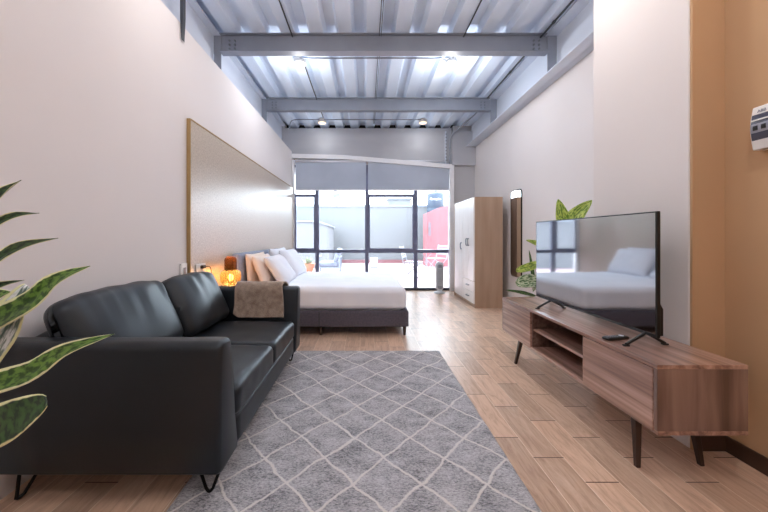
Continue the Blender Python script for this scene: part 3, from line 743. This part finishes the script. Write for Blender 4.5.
bm = BM(); softbox(bm, 1.74, 1.50, .20, .05, 12, 0, Matrix.Translation((-.475,4.27,.342))); obj('mattress', bm, M['cotton'], BED, smooth=True)
# duvet / top cover
bm = BM()
def fn(p):
    o = Vector((0,0,0))
    if p.z > 0:
        o.z += .006*noise.noise(Vector((p.x*3,p.y*4,2)))+.003*noise.noise(Vector((p.x*9,p.y*8,5)))
        o.z += .010*math.exp(-((p.x+.45)/.1)**2)
    side = abs(p.y) > .7
    k = (.12-p.z)/.24
    if side: o.y += math.copysign(1,p.y)*(.006*math.sin(p.x*23+2*math.sin(p.x*7))+.006*noise.noise(Vector((p.x*6,p.z*3,p.y))))*k
    if p.x > .8: o.x += (.007*noise.noise(Vector((p.y*6,p.z*3,9))))*k
    return o
softbox(bm, 1.80, 1.585, .25, .065, 44, .006, Matrix.Translation((-.455,4.268,.400)), fn)
tag(obj('duvet', bm, M['cotton'], smooth=True), 'smooth white duvet tucked over the whole bed', 'duvet')
# pillows
def place_pillow(x, y, z, w, h, t, lean, yaw, m, lab, seed):
    # local x = across the bed (world Y), local y = up, z = thickness (world X)
    up = Vector((-math.sin(R(lean)),0,math.cos(R(lean)))); fr = Vector((math.cos(R(lean)),0,math.sin(R(lean)))); ac = Vector((0,1,0))
    base = Matrix(((ac.x,up.x,fr.x,0),(ac.y,up.y,fr.y,0),(ac.z,up.z,fr.z,0),(0,0,0,1)))
    Mx = Matrix.Rotation(R(yaw),4,'Z') @ base
    bm = BM(); pillow(bm, w, h, t, Mx, seed)
    o = obj('pillow', bm, m, smooth=True); o.location = (x,y,z)
    return tag(o, lab, 'pillow', 'pillows on the bed')
place_pillow(-1.325, 3.86, .70, .62, .38, .09, 5, 0, M['cotton_warm_lit'], 'white pillow, warm light in its colour, standing against the headboard behind the others', 1)
place_pillow(-1.205, 3.84, .69, .62, .38, .11, 22, 2, M['cotton_warm_lit'], 'white pillow, warm light in its colour, leaning second from the headboard, nearer side', 2)
place_pillow(-1.04, 3.90, .685, .64, .40, .15, 36, 2, M['cotton'], 'white pillow leaning at the front on the nearer side of the bed', 3)
place_pillow(-1.26, 4.66, .715, .66, .42, .13, 12, -2, M['cotton'], 'white pillow by the headboard on the window side', 4)
place_pillow(-1.06, 4.64, .71, .66, .43, .16, 30, -2, M['cotton'], 'white pillow leaning at the front on the window side of the bed', 5)

# ------------------------------------------------------------------ television stand
TS = thing('tv_stand', 'long low walnut television stand on splayed dark legs', 'tv stand', (1.44,2.12,0))
sx0, sx1, sy0, sy1, sz0, sz1 = 1.243, 1.632, 1.357, 2.90, .232, .533
bm = BM(); box(bm, sx0, sx1, sy0, sy1, sz1-.018, sz1); obj('top', bm, M['walnut'], TS, bevel=.0015)
bm = BM(); box(bm, sx0+.004, sx1, sy0, sy1, sz0, sz0+.018); obj('bottom_panel', bm, M['walnut'], TS, bevel=.0015)
for a in (sy0, sy1-.018):
    bm = BM(); box(bm, sx0, sx1, a, a+.018, sz0+.018, sz1-.018); obj('side_panel', bm, M['walnut_v'], TS, bevel=.0015)
for a in (1.815, 2.41):
    bm = BM(); box(bm, sx0+.018, sx1-.01, a-.009, a+.009, sz0+.018, sz1-.018); obj('divider', bm, M['walnut_dark'], TS)
bm = BM(); box(bm, sx1-.010, sx1-.003, sy0+.018, sy1-.018, sz0+.018, sz1-.018); obj('back_panel', bm, M['walnut_dark'], TS)
bm = BM(); box(bm, sx0+.022, sx1-.011, 1.824, 2.401, .372, .388); obj('shelf', bm, M['walnut'], TS, bevel=.0015)
for a, b_ in ((sy0+.020,1.820),(2.404,sy1-.020)):
    bm = BM(); box(bm, sx0-.003, sx0+.015, a, b_, sz0+.012, sz1-.021); obj('drawer_front', bm, M['walnut'], TS, bevel=.0015)
for (x, y, ox, oy) in ((1.30,1.53,-.025,-.035),(1.570,1.535,.015,-.03),(1.30,2.70,-.025,-.06),(1.575,2.74,.02,.04)):
    if oy == -.06: oy = .05; y = 2.66
    bm = BM(); hw, hb = .016, .010
    v = []
    for z, w, dx, dy in ((sz0-.001,hw,0,0),(0,hb,ox,oy)):
        for sx, sy in ((-1,-1),(1,-1),(1,1),(-1,1)): v.append(bm.verts.new((x+dx+sx*w, y+dy+sy*w, z)))
    for f in ((0,1,2,3),(7,6,5,4),(0,4,5,1),(1,5,6,2),(2,6,7,3),(3,7,4,0)): bm.faces.new([v[i] for i in f])
    obj('leg', bm, M['leg_wood'], TS, bevel=.003)

# ------------------------------------------------------------------ television
M['screen'] = mat('dark_glossy_screen', (.50,.51,.53,1), .05, 1)
TV = thing('television', 'flat-screen television with dark glossy screen on the walnut stand', 'television', (1.42,2.09,sz1))
tx, ty0, ty1, tz0, tz1 = 1.412, 1.543, 2.641, .588, 1.206
bm = BM(); box(bm, tx, tx+.018, ty0, ty1, tz0, tz1); obj('housing', bm, M['black_plastic'], TV, bevel=.003)
bm = BM(); box(bm, tx-.001, tx+.0005, ty0+.008, ty1-.008, tz0+.016, tz1-.007); obj('screen', bm, M['screen'], TV)
bm = BM(); box(bm, tx+.018, tx+.055, ty0+.10, ty1-.10, tz0+.005, tz0+.33); obj('rear_cover', bm, M['black_plastic'], TV, bevel=.01)
bm = BM()
prism(bm, [(tx+.018,tz0+.01),(tx+.034,tz0+.01),(tx+.034,tz0+.14),(tx+.018,tz0+.17)], 'y', ty0+.004, ty0+.1); obj('rear_vent', bm, M['black_plastic'], TV)
for y, s in ((1.615,1),(2.44,1)):
    bm = BM(); xm = tx+.009
    def leg(x1, y1):
        box(bm, x1-.014 if x1 < xm else x1-.012, x1+.012 if x1 < xm else x1+.014, y1-.008, y1+.008, sz1+.0005, sz1+.008)
        tube(bm, [(xm, y, tz0+.006), ((xm+x1)/2,(y+y1)/2, sz1+.036), (x1, y1, sz1+.009)], .008, 8)
    leg(1.306, y-.02); leg(1.517, y)
    obj('foot', bm, M['black_plastic'], TV)
# remote
t = thing('remote_control', 'black remote control lying by the near television foot', 'remote', (1.33,1.70,sz1))
Mr = Matrix.Translation((1.335,1.70,sz1+.009)) @ Matrix.Rotation(R(12),4,'Z')
bm = BM(); softbox(bm, .14, .042, .017, .008, 6, 0, Mr); obj('body', bm, M['black_plastic'], t, smooth=True)
bm = BM(); lathe(bm, [(.012,0),(.012,.002)], Mr @ Vector((.035,0,.0085)), 20); obj('button_ring', bm, M['silver'], t)
bm = BM()
for i in range(4):
    for j in (-1,0,1):
        p = Mr @ Vector((-.05+i*.016, j*.011, .0085)); box(bm, p.x-.003, p.x+.003, p.y-.003, p.y+.003, p.z, p.z+.0015)
obj('buttons', bm, M['grey_plastic'], t)

# ------------------------------------------------------------------ wardrobe
WD = thing('wardrobe', 'tall wardrobe with pale doors and light oak side against the right wall', 'wardrobe', (1.87,5.35,0))
wx0, wx1, wy0, wy1, wz = 1.655, 2.078, 4.83, 5.87, 1.69
bm = BM(); box(bm, wx0, wx1, wy0, wy0+.02, .0, wz); obj('side_panel', bm, M['oak'], WD, bevel=.002)
bm = BM(); box(bm, wx0-.02, wx1, wy1, wy1+.025, .0, wz); obj('side_panel', bm, M['oak'], WD, bevel=.002)
bm = BM(); box(bm, wx0, wx1, wy0+.02, wy1, wz-.02, wz); obj('top_panel', bm, M['oak'], WD, bevel=.002)
bm = BM(); box(bm, wx0+.001, wx1, wy0+.02, wy1, .0, .06); obj('plinth', bm, M['oak'], WD)
bm = BM(); box(bm, wx1-.01, wx1, wy0+.02, wy1, .06, wz-.02); obj('back_panel', bm, M['oak'], WD)
def handle(par, y, z, vertical=True):
    bm = BM()
    if vertical: tube(bm, smoothpath([(wx0-.016,y,z-.05),(wx0-.04,y,z-.045),(wx0-.042,y,z+.045),(wx0-.016,y,z+.05)],4), .008, 8)
    else: tube(bm, smoothpath([(wx0-.016,y-.05,z),(wx0-.04,y-.045,z),(wx0-.042,y+.045,z),(wx0-.016,y+.05,z)],4), .008, 8)
    obj('handle', bm, M['bolt'], par, smooth=True)
yd = [wy0+.003, 5.10, 5.385, wy1-.002]
for i in range(3):
    z0 = .06 if i == 2 else .40
    bm = BM(); box(bm, wx0-.018, wx0-.0005, yd[i]+.004, yd[i+1]-.004, z0+.004, wz-.002); d = obj('door', bm, M['ward_white'], WD, bevel=.002)
    handle(d, {0:yd[1]-.04, 1:yd[1]+.04, 2:yd[2]+.05}[i], {0:1.0, 1:1.0, 2:.93}[i])
for i in range(2):
    z0 = .06+i*.17
    bm = BM(); box(bm, wx0-.018, wx0-.0005, yd[0]+.002, yd[2]-.002, z0+.002, z0+.166); d = obj('drawer', bm, M['ward_white'], WD, bevel=.002)
    handle(d, 5.1, z0+.09, False)

# mirror
t = thing('wall_mirror', 'tall narrow mirror in a thin black frame on the right wall', 'mirror', (2.19,4.64,1.13))
def rrect(y0, y1, z0, z1, r, n=6):
    pts = []
    for (cy, cz), a0 in (((y1-r,z1-r),0),((y0+r,z1-r),90),((y0+r,z0+r),180),((y1-r,z0+r),270)):
        for k in range(n+1):
            a = R(a0+90*k/n); pts.append((cy+r*math.cos(a), cz+r*math.sin(a)))
    return pts
my0, my1, mz0, mz1 = 4.475, 4.80, .50, 1.765
bm = BM(); prism(bm, rrect(my0,my1,mz0,mz1,.06), 'x', 2.188, 2.199); obj('backing', bm, M['black_metal'], t)
bm = BM(); A = rrect(my0,my1,mz0,mz1,.06); B = rrect(my0+.007,my1-.007,mz0+.007,mz1-.007,.05); n = len(A)
rA = [[bm.verts.new((x,p[0],p[1])) for p in Q] for x, Q in ((2.188,A),(2.182,A),(2.182,B),(2.188,B))]
for q in range(4):
    a, b_ = rA[q], rA[(q+1)%4]
    for i in range(n): bm.faces.new((a[i],a[(i+1)%n],b_[(i+1)%n],b_[i]))
obj('frame', bm, M['black_metal'], t)
bm = BM(); prism(bm, rrect(my0+.006,my1-.006,mz0+.006,mz1-.006,.05), 'x', 2.185, 2.1875); obj('glass', bm, M['mirror'], t)

# ------------------------------------------------------------------ tower heater
hx_, hy_ = 1.415, 6.13
t = thing('tower_heater', 'small silver tower heater on a round base by the window', 'heater', (hx_,hy_,0))
bm = BM(); lathe(bm, [(.098,0),(.105,.008),(.10,.02),(.06,.034),(.045,.05)], (hx_,hy_,0), 40); obj('base', bm, M['silver'], t, smooth=True)
bm = BM(); prism(bm, rrect(-.072,.072,.05,.60,.068,10), 'y', hy_-.05, hy_+.055)
for v in bm.verts: v.co.x += hx_
obj('housing', bm, M['silver'], t, bevel=.012, seg=3)
bm = BM(); prism(bm, rrect(-.052,.052,.085,.555,.045,10), 'y', hy_-.058, hy_-.049)
for v in bm.verts: v.co.x += hx_
gr = obj('grille', bm, M['silver_dark'], t)
bm = BM()
for k in range(16): box(bm, hx_-.043, hx_+.043, hy_-.063, hy_-.058, .15+k*.0215, .157+k*.0215)
obj('louvres', bm, M['silver'], gr)
bm = BM(); lathe(bm, [(.026,-.012),(.03,0)], (hx_,hy_-.058,.525), 24, axis='y'); obj('control_knob', bm, M['grey_plastic'], t, smooth=False)

# ------------------------------------------------------------------ breaker panel
t = thing('breaker_panel', 'white breaker panel with curved cover on the lamp-tinted wall', 'electrical panel', (1.82,1.31,1.59))
p0, p1, q0, q1 = 1.15, 1.458, 1.475, 1.67
bm = BM()
sec = [(1.819,q0),(1.772,q0),(1.766,q0+.03),(1.761,q0+.06),(1.758,(q0+q1)/2),(1.761,q1-.06),(1.766,q1-.03),(1.772,q1),(1.819,q1)]
prism(bm, sec, 'y', p0, p1); obj('cover', bm, M['white_plastic'], t, bevel=.004)
def onface(z): 
    for (xa, za), (xb, zb) in zip(sec, sec[1:]):
        if za <= z <= zb and zb > za: return xa+(xb-xa)*(z-za)/(zb-za)
    return 1.8
def strip(name, z0, z1, m, d=.002, ya_=p0+.02, yb2=p1-.006, par=None):
    bm = BM(); n = 6; pts = [(onface(z0+(z1-z0)*k/n)-d, z0+(z1-z0)*k/n) for k in range(n+1)]; pts += [(onface(z)+.004, z) for (_, z) in pts[::-1]]
    prism(bm, pts, 'y', ya_, yb2); return obj(name, bm, m, par or t)
win = strip('smoked_window', q0+.042, q1-.038, mat('smoked_cover', srgb(74,76,92), .15))
strip('breaker_row', q0+.075, q0+.115, mat('breaker_grey', srgb(150,152,165), .4), .004, par=win)
for k in range(9): strip('switch', q0+.085, q0+.105, M['black_plastic'], .008, p0+.035+k*.03, p0+.05+k*.03, win)
strip('divider', q0+.128, q0+.134, M['white_plastic'], .005, par=win)
text('maker_text', 'ABB', .018, mat('print_grey', srgb(96,96,120), .5), t, (onface(q1-.03)-.0015, p1-.040, q1-.030), (R(90),0,R(-90)), .0004)

# ------------------------------------------------------------------ plants
def leaf(path, w, m, parent, fold=.15, shape=(.35,.9), side=None, n=18, k=8, name='leaf', round_tip=False, wave=0, facing=None):
    """ribbon leaf along a 3-D path; UV x across, y along"""
    P = smoothpath(path, n//max(1,len(path)-1)+1); m_ = len(P); bm = BM(); uvl = bm.loops.layers.uv.new('UVMap')
    rows = []; uv = {}
    cam = facing or Vector((0,-1,.35))
    for j, p in enumerate(P):
        e = j/(m_-1); d = (P[min(j+1,m_-1)]-P[max(j-1,0)]).normalized()
        s = d.cross(cam).normalized(); nn = s.cross(d).normalized()
        if round_tip: ww = w*math.sin(math.pi*min(1,e*.94+.03))**.6
        else: ww = w*(math.sin(math.pi*e**.75)**.85)*(1-.25*e)
        ww = max(ww, w*.02)
        row = []
        for i in range(k+1):
            u = 2*i/k-1
            v = bm.verts.new(p+s*u*ww/2+nn*(abs(u)*ww*fold+wave*math.sin(e*14+u*2)*abs(u)))
            uv[v] = ((u+1)/2, e); row.append(v)
        rows.append(row)
    for a, b in zip(rows, rows[1:]):
        for i in range(k):
            f = bm.faces.new((a[i],a[i+1],b[i+1],b[i]))
            for l in f.loops: l[uvl].uv = uv[l.vert]
    me = bpy.data.meshes.new(name); bm.to_mesh(me); bm.free(); me.materials.append(m)
    for p in me.polygons: p.use_smooth = True
    o = bpy.data.objects.new(name, me); C.objects.link(o)
    s = o.modifiers.new('solid','SOLIDIFY'); s.thickness = .0012
    attach(o, parent); return o

pc = Vector((-1.18,.80,0))
LP = thing('potted_plant', 'leafy plant with cream-edged green leaves beside the near sofa arm', 'plant', pc)
bm = BM(); lathe(bm, [(.10,0),(.115,.01),(.15,.27),(.155,.28),(.145,.28),(.138,.25),(.02,.245)], pc, 40); obj('pot', bm, M['ceramic'], LP, smooth=False)
bm = BM(); lathe(bm, [(.137,.246),(.13,.256),(.02,.262)], pc, 30); obj('soil', bm, M['soil'], LP, smooth=True)
def pl(*pts): return [px(x,y,Y) for x, y, Y in pts]
leaves = [
 (pl((-70,262,.80),(-30,222,.80),(-2,197,.80),(21,180,.80)), .034, 'leaf_dark', .25),
 (pl((-60,262,.82),(-25,240,.82),(8,218,.82),(39,213,.82)), .022, 'leaf_dark', .25),
 (pl((-60,300,.80),(-25,278,.80),(15,249,.80),(58,238,.80)), .028, 'leaf_dark', .25),
 (pl((-60,370,.78),(-20,330,.78),(28,303,.78),(55,280,.78),(90,266,.78)), .052, 'leaf_var', .1),
 (pl((-60,318,.84),(-30,302,.84),(-5,287,.84),(24,280,.84)), .022, 'leaf_dark', .2),
 (pl((-30,385,.80),(-10,355,.80),(9,322,.80),(28,286,.80)), .105, 'leaf_silver', .1),
 (pl((-70,430,.76),(-20,390,.76),(30,372,.76),(65,350,.76),(114,334,.76)), .046, 'leaf_var', .1),
 (pl((-62,452,.74),(-25,436,.74),(12,420,.74),(47,401,.74)), .098, 'leaf_dark', .08),
 (pl((-70,330,.72),(-40,318,.72),(-14,300,.72),(10,292,.72)), .06, 'leaf_var', .1),
]
for i, (pth, w, mm, fold) in enumerate(leaves):
    leaf(pth, w*(1 if i in (5,7) else 1.35), M[mm], LP, fold, round_tip=(i in (5,7)), wave=.003)
    base = pth[0]; bm = BM(); s0 = pc+Vector((random.uniform(-.04,.04),random.uniform(-.04,.04),.255))
    tube(bm, smoothpath([s0, s0.lerp(base,.5)+Vector((0,0,.08)), base, pth[1]], 5), .0035, 6, taper=.5); obj('stem', bm, M['stem'], LP, smooth=True)
for i in range(7):     # leaves on the far side of the pot, out of frame
    a = R(120+i*32); r_ = .24; z = .5+.1*(i%4)
    tip = pc+Vector((r_*math.cos(a)*.9, r_*math.sin(a)*.9-.05, z+.12)); st = pc+Vector((0,0,.26))
    leaf([st+(tip-st)*.35+Vector((0,0,.08)), st+(tip-st)*.7+Vector((0,0,.1)), tip], .05, M['leaf_var'], LP, .1, facing=Vector((0,-.3,1)))
    bm = BM(); tube(bm, smoothpath([st, st+(tip-st)*.35+Vector((0,0,.08))], 4), .003, 6); obj('stem', bm, M['stem'], LP, smooth=True)

rc = Vector((1.80,3.07,0))
RP = thing('climbing_plant', 'golden-green climbing plant rising behind the far end of the television', 'plant', rc)
bm = BM(); lathe(bm, [(.09,0),(.10,.01),(.12,.22),(.125,.23),(.115,.23),(.11,.21),(.02,.205)], rc, 40); obj('pot', bm, M['ceramic'], RP, smooth=False)
bm = BM(); lathe(bm, [(.109,.206),(.10,.214),(.02,.218)], rc, 30); obj('soil', bm, M['soil'], RP, smooth=True)
bm = BM(); tube(bm, [rc+Vector((0,0,.2)), rc+Vector((0,0,.8)), rc+Vector((.02,0,1.18))], .018, 12); obj('moss_pole', bm, M['moss'], RP, smooth=True)
rl = [
 (pl((566,229,3.0),(562,215,3.0),(558,199,3.0)), .135, 'leaf_gold'),
 (pl((566,228,2.98),(577,214,2.97),(592,200,2.96)), .155, 'leaf_gold'),
 (pl((545,246,3.02),(536,243,3.0),(526,240,3.0)), .06, 'leaf_gold'),
 (pl((534,288,3.0),(532,268,3.0),(529,250,3.0)), .035, 'leaf_deep'),
 (pl((543,262,2.95),(529,267,2.95),(516,271,2.93)), .075, 'leaf_gold'),
 (pl((545,268,2.97),(537,280,2.96),(533,292,2.95)), .07, 'leaf_mottled'),
 (pl((540,281,2.95),(528,281,2.94),(516,284,2.93)), .125, 'leaf_mottled'),
 (pl((536,296,2.96),(520,292,2.96),(505,290,2.96)), .035, 'leaf_deep'),
 (pl((542,299,2.97),(528,298,2.96),(514,299,2.95)), .03, 'leaf_gold'),
 (pl((560,240,3.0),(552,234,3.0),(545,230,3.0)), .08, 'leaf_gold'),
 (pl((580,260,3.0),(590,262,3.0),(598,270,3.0)), .08, 'leaf_mottled'),
]
for i, (pth, w, mm) in enumerate(rl):
    leaf(pth, w, M[mm], RP, .12, round_tip=(i in (4,6)), wave=.003, facing=Vector((-.4,-1,.3)))
    b0 = pth[0]; z = max(.25, min(1.1, b0.z-.08)); s0 = rc+Vector((0,0,z)); bm = BM()
    tube(bm, smoothpath([s0, s0.lerp(b0,.5)+Vector((0,0,.03)), b0, pth[1]], 4), .003, 6); obj('stem', bm, M['stem'], RP, smooth=True)

# ------------------------------------------------------------------ terrace and neighbourhood
bm = BM(); box(bm, -9, 9, 6.66, 16, -.12, -.005)
struct('terrace_floor', bm, M['terrace'], 'pale pink tiled terrace outside the window', 'terrace')
t = thing('boundary_wall', 'long white rendered boundary wall across the terrace', 'wall', (0,13.6,0))
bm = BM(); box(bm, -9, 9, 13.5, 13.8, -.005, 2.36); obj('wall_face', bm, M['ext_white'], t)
bm = BM(); box(bm, -9, 9, 13.46, 13.84, 2.36, 2.44); obj('coping', bm, M['ext_grey'], t)
bm = BM(); box(bm, -9, 3.0, 13.25, 13.46, -.005, .12); tag(obj('kerb', bm, M['ext_brick']), 'low red kerb at the foot of the white boundary wall', 'kerb')
hY = 11.0
t = thing('outhouse', 'small white outhouse with a thin roof edge, left on the terrace', 'building', (-2.6,hY+1,0))
xe = x_(328,hY); 
bm = BM(); prism(bm, [(-5,0),(xe,0),(xe,z_(226,hY)),(x_(317,hY),z_(222,hY)),(-5,z_(222,hY))], 'y', hY, hY+2.0); obj('walls', bm, M['ext_house'], t)
bm = BM(); prism(bm, [(-5.05,z_(222,hY)),(x_(317,hY),z_(222,hY)),(xe+.05,z_(226,hY)-.01),(xe+.05,z_(226,hY)+.035),(x_(317,hY),z_(222,hY)+.05),(-5.05,z_(222,hY)+.05)], 'y', hY-.06, hY+2.05); obj('roof', bm, M['ext_grey'], t)
# red house with tank
rY = 11.6
t = thing('red_house', 'red rendered house wall rising at the right of the terrace', 'building', (3.0,rY,0))
bm = BM(); prism(bm, [(x_(427,rY),0),(x_(470,rY),0),(x_(470,rY),z_(203,rY)),(x_(441,rY),z_(207,rY)),(x_(427,rY),z_(213,rY))], 'y', rY, rY+.8); rh = obj('walls', bm, M['ext_red'], t)
bm = BM(); box(bm, x_(428.3,rY), x_(431,rY), rY-.03, rY+.01, z_(236,rY), z_(222,rY)); obj('shutter', bm, M['ext_dark'], t)
tY = 12.9
t = thing('water_tank', 'slate-blue plastic water tank with white lettering above the red house', 'water tank', (x_(435.5,tY),tY,2))
tz = z_(214,tY); tzt = z_(192.5,tY); tr = (443.5-427)/2*tY/F
bm = BM(); lathe(bm, [(tr,tz-.3),(tr,tz+.2),(tr*.98,tz+.22),(tr,tz+.24),(tr,tzt-.12),(tr*.9,tzt-.03),(tr*.35,tzt)], (x_(435.3,tY),tY,0), 40); obj('tank_body', bm, M['tank'], t, smooth=True)
bm = BM(); lathe(bm, [(tr*.34,tzt-.01),(tr*.34,tzt+.05),(tr*.1,tzt+.06)], (x_(435.3,tY),tY,0), 30); obj('lid', bm, M['tank'], t, smooth=False)
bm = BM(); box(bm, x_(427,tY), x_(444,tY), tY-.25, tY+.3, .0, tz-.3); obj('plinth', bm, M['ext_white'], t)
text('lettering', 'Rotoplas', .12, mat('white_print', srgb(240,244,250), .5), t, (x_(433.5,tY), tY-tr-.01, tzt-.34), (R(90),0,0), .003, .3)
# rooftop frame beyond the wall
kY = 17
t = thing('rooftop_frame', 'small lattice frame with a tank on a roof beyond the white wall, left', 'roof structure', (x_(336,kY),kY,2))
bm = BM()
for xx in (328,332,336,340,344): box(bm, x_(xx,kY)-.02, x_(xx,kY)+.02, kY, kY+.04, 1.5, z_(197.5,kY))
for yy in (197.5,200.5,203.5): box(bm, x_(327.5,kY), x_(344.5,kY), kY, kY+.04, z_(yy,kY)-.03, z_(yy,kY)+.03)
obj('lattice', bm, M['ext_grey'], t)
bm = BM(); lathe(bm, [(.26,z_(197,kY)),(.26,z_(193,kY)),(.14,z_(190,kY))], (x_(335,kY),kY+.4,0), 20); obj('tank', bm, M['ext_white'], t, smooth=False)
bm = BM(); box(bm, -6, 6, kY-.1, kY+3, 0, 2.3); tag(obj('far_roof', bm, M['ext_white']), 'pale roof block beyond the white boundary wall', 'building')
t = thing('roof_cabin', 'low white cabin on the roof beyond the wall, seen through the middle pane', 'roof structure', (x_(399,kY),kY,2.3))
bm = BM(); box(bm, x_(388,kY), x_(411,kY), kY, kY+1, 2.3, z_(199.5,kY)); obj('walls', bm, M['ext_house'], t)
bm = BM(); box(bm, x_(387,kY), x_(412,kY), kY-.1, kY+1.1, z_(199.5,kY), z_(198.3,kY)); obj('roof', bm, M['ext_grey'], t)

# terrace furniture
def wire_chair(x, y, rz, lab):
    t = thing('folding_chair', lab, 'chair', (x,y,0), 'white folding chairs on the terrace')
    Mx = Matrix.Translation((x,y,0)) @ Matrix.Rotation(R(rz),4,'Z')
    def T(pts, r=.011): 
        bm = BM(); tube(bm, [Mx @ Vector(p) for p in pts], r, 8); return bm
    for s in (-.22,.22):
        obj('leg', T([(s,-.26,.012),(s,.2,.45),(s,.30,.85)]), M['ext_paint'], t, smooth=True)
        obj('leg', T([(s*.88,.28,.012),(s*.88,-.22,.45)]), M['ext_paint'], t, smooth=True)
    bm = BM()
    for k in range(7): box(bm, -.21,.21, -.22+k*.06, -.178+k*.06, .45,.465, Mx)
    obj('seat', bm, M['ext_paint'], t)
    bm = BM()
    for k in range(4): box(bm, -.21,.21, .22+k*.025,.232+k*.025, .56+k*.075,.61+k*.075, Mx)
    obj('backrest', bm, M['ext_paint'], t)
wire_chair(1.18, 8.0, 70, 'white folding chair outside, left of the tower heater and nearer the glass')
wire_chair(2.05, 9.3, -60, 'white folding chair outside, farther right by the red house')
t = thing('terrace_table', 'white round table between the folding chairs outside', 'table', (1.65,8.7,0))
bm = BM(); lathe(bm, [(.30,.70),(.32,.71),(.32,.725),(.30,.73)], (1.65,8.7,0), 36); obj('table_top', bm, M['ext_paint'], t, smooth=False)
for a in (0,120,240):
    bm = BM(); c_, s_ = math.cos(R(a+20)), math.sin(R(a+20)); tube(bm, [(1.65+.24*c_,8.7+.24*s_,.012),(1.65-.05*c_,8.7-.05*s_,.4),(1.65+.2*c_,8.7+.2*s_,.70)], .011, 8); obj('leg', bm, M['ext_paint'], t, smooth=True)
# lounge chair with grey cushions
cx, cy = -1.05, 9.2
t = thing('lounge_chair', 'grey cushioned lounge chair outside, seen over the pillows', 'chair', (cx,cy,0))
bm = BM()
for s in (-.31,.31): box(bm, cx+s-.02, cx+s+.02, cy-.3, cy+.3, .0,.05); box(bm, cx+s-.02, cx+s+.02, cy-.3, cy-.26, .05,.5); box(bm, cx+s-.02, cx+s+.02, cy+.26, cy+.3, .05,.5); box(bm, cx+s-.03, cx+s+.03, cy-.3, cy+.3, .5,.53)
box(bm, cx-.29, cx+.29, cy-.28, cy+.28, .2,.23); obj('frame', bm, M['ext_grey'], t)
bm = BM(); softbox(bm, .56,.56,.14,.05,10,.02, Matrix.Translation((cx,cy,.31))); obj('seat_cushion', bm, M['grey_cushion'], t, smooth=True)
bm = BM(); softbox(bm, .14,.54,.40,.05,10,.0, Matrix.Translation((cx+.24,cy,.56)) @ Matrix.Rotation(R(18),4,'Y')); obj('back_cushion', bm, M['grey_cushion'], t, smooth=True)
bm = BM(); box(bm, x_(370,11), x_(378,11), 11, 11.3, -.005, z_(258,11)); tag(obj('side_stool', bm, M['ext_paint'], bevel=.03), 'white block stool outside just beyond the middle mullion', 'stool')
px0, py0 = -1.75, 9.6
t = thing('terrace_planter', 'terracotta bowl with a grey-green shrub outside by the pillows', 'planter', (px0,py0,0))
bm = BM(); lathe(bm, [(.13,0),(.2,.24),(.22,.28),(.2,.28),(.02,.26)], (px0,py0,0), 30); obj('bowl', bm, M['terracotta'], t, smooth=False)
bm = BM()
for i in range(60):
    a = random.uniform(0,6.28); e_ = random.uniform(.2,1.3); d = Vector((math.cos(a)*math.cos(e_), math.sin(a)*math.cos(e_), math.sin(e_))); p = Vector((px0,py0,.26)); q = p+d*random.uniform(.15,.28)
    s = d.cross(Vector((0,0,1))).normalized()*.018; mid = p.lerp(q,.6)
    f = [bm.verts.new(v) for v in (p, mid+s, q, mid-s)]; bm.faces.new(f)
obj('foliage', bm, M['shrub'], t, solid=.002)

# ------------------------------------------------------------------ light and camera
w = bpy.data.worlds.new('sky'); bpy.context.scene.world = w; w.use_nodes = True
bg = w.node_tree.nodes['Background']; bg.inputs[0].default_value = (.80,.90,1,1); bg.inputs[1].default_value = 4.0
sun = bpy.data.lights.new('sun', 'SUN'); sun.energy = 5.5; sun.angle = R(35); sun.color = (1,.99,.97)
o = bpy.data.objects.new('sun', sun); C.objects.link(o); o.rotation_euler = (R(-22),0,R(12)); o.location = (0,8,8)

cam = bpy.data.cameras.new('camera'); co = bpy.data.objects.new('camera', cam); C.objects.link(co)
co.location = (0,0,H); co.rotation_euler = (R(90),0,0)
cam.sensor_width = 36; cam.lens = F/768*36; cam.shift_x = 18/768; cam.shift_y = -19/768; cam.clip_start = .05
sc = bpy.context.scene; sc.camera = co
sc.view_settings.view_transform = 'Standard'; sc.view_settings.look = 'None'; sc.view_settings.gamma = 1; sc.view_settings.use_curve_mapping = False
sc.view_settings.exposure = 1.57
sc.cycles.max_bounces = 12; sc.cycles.diffuse_bounces = 6; sc.cycles.use_denoising = True
sc.cycles.sample_clamp_indirect = 8
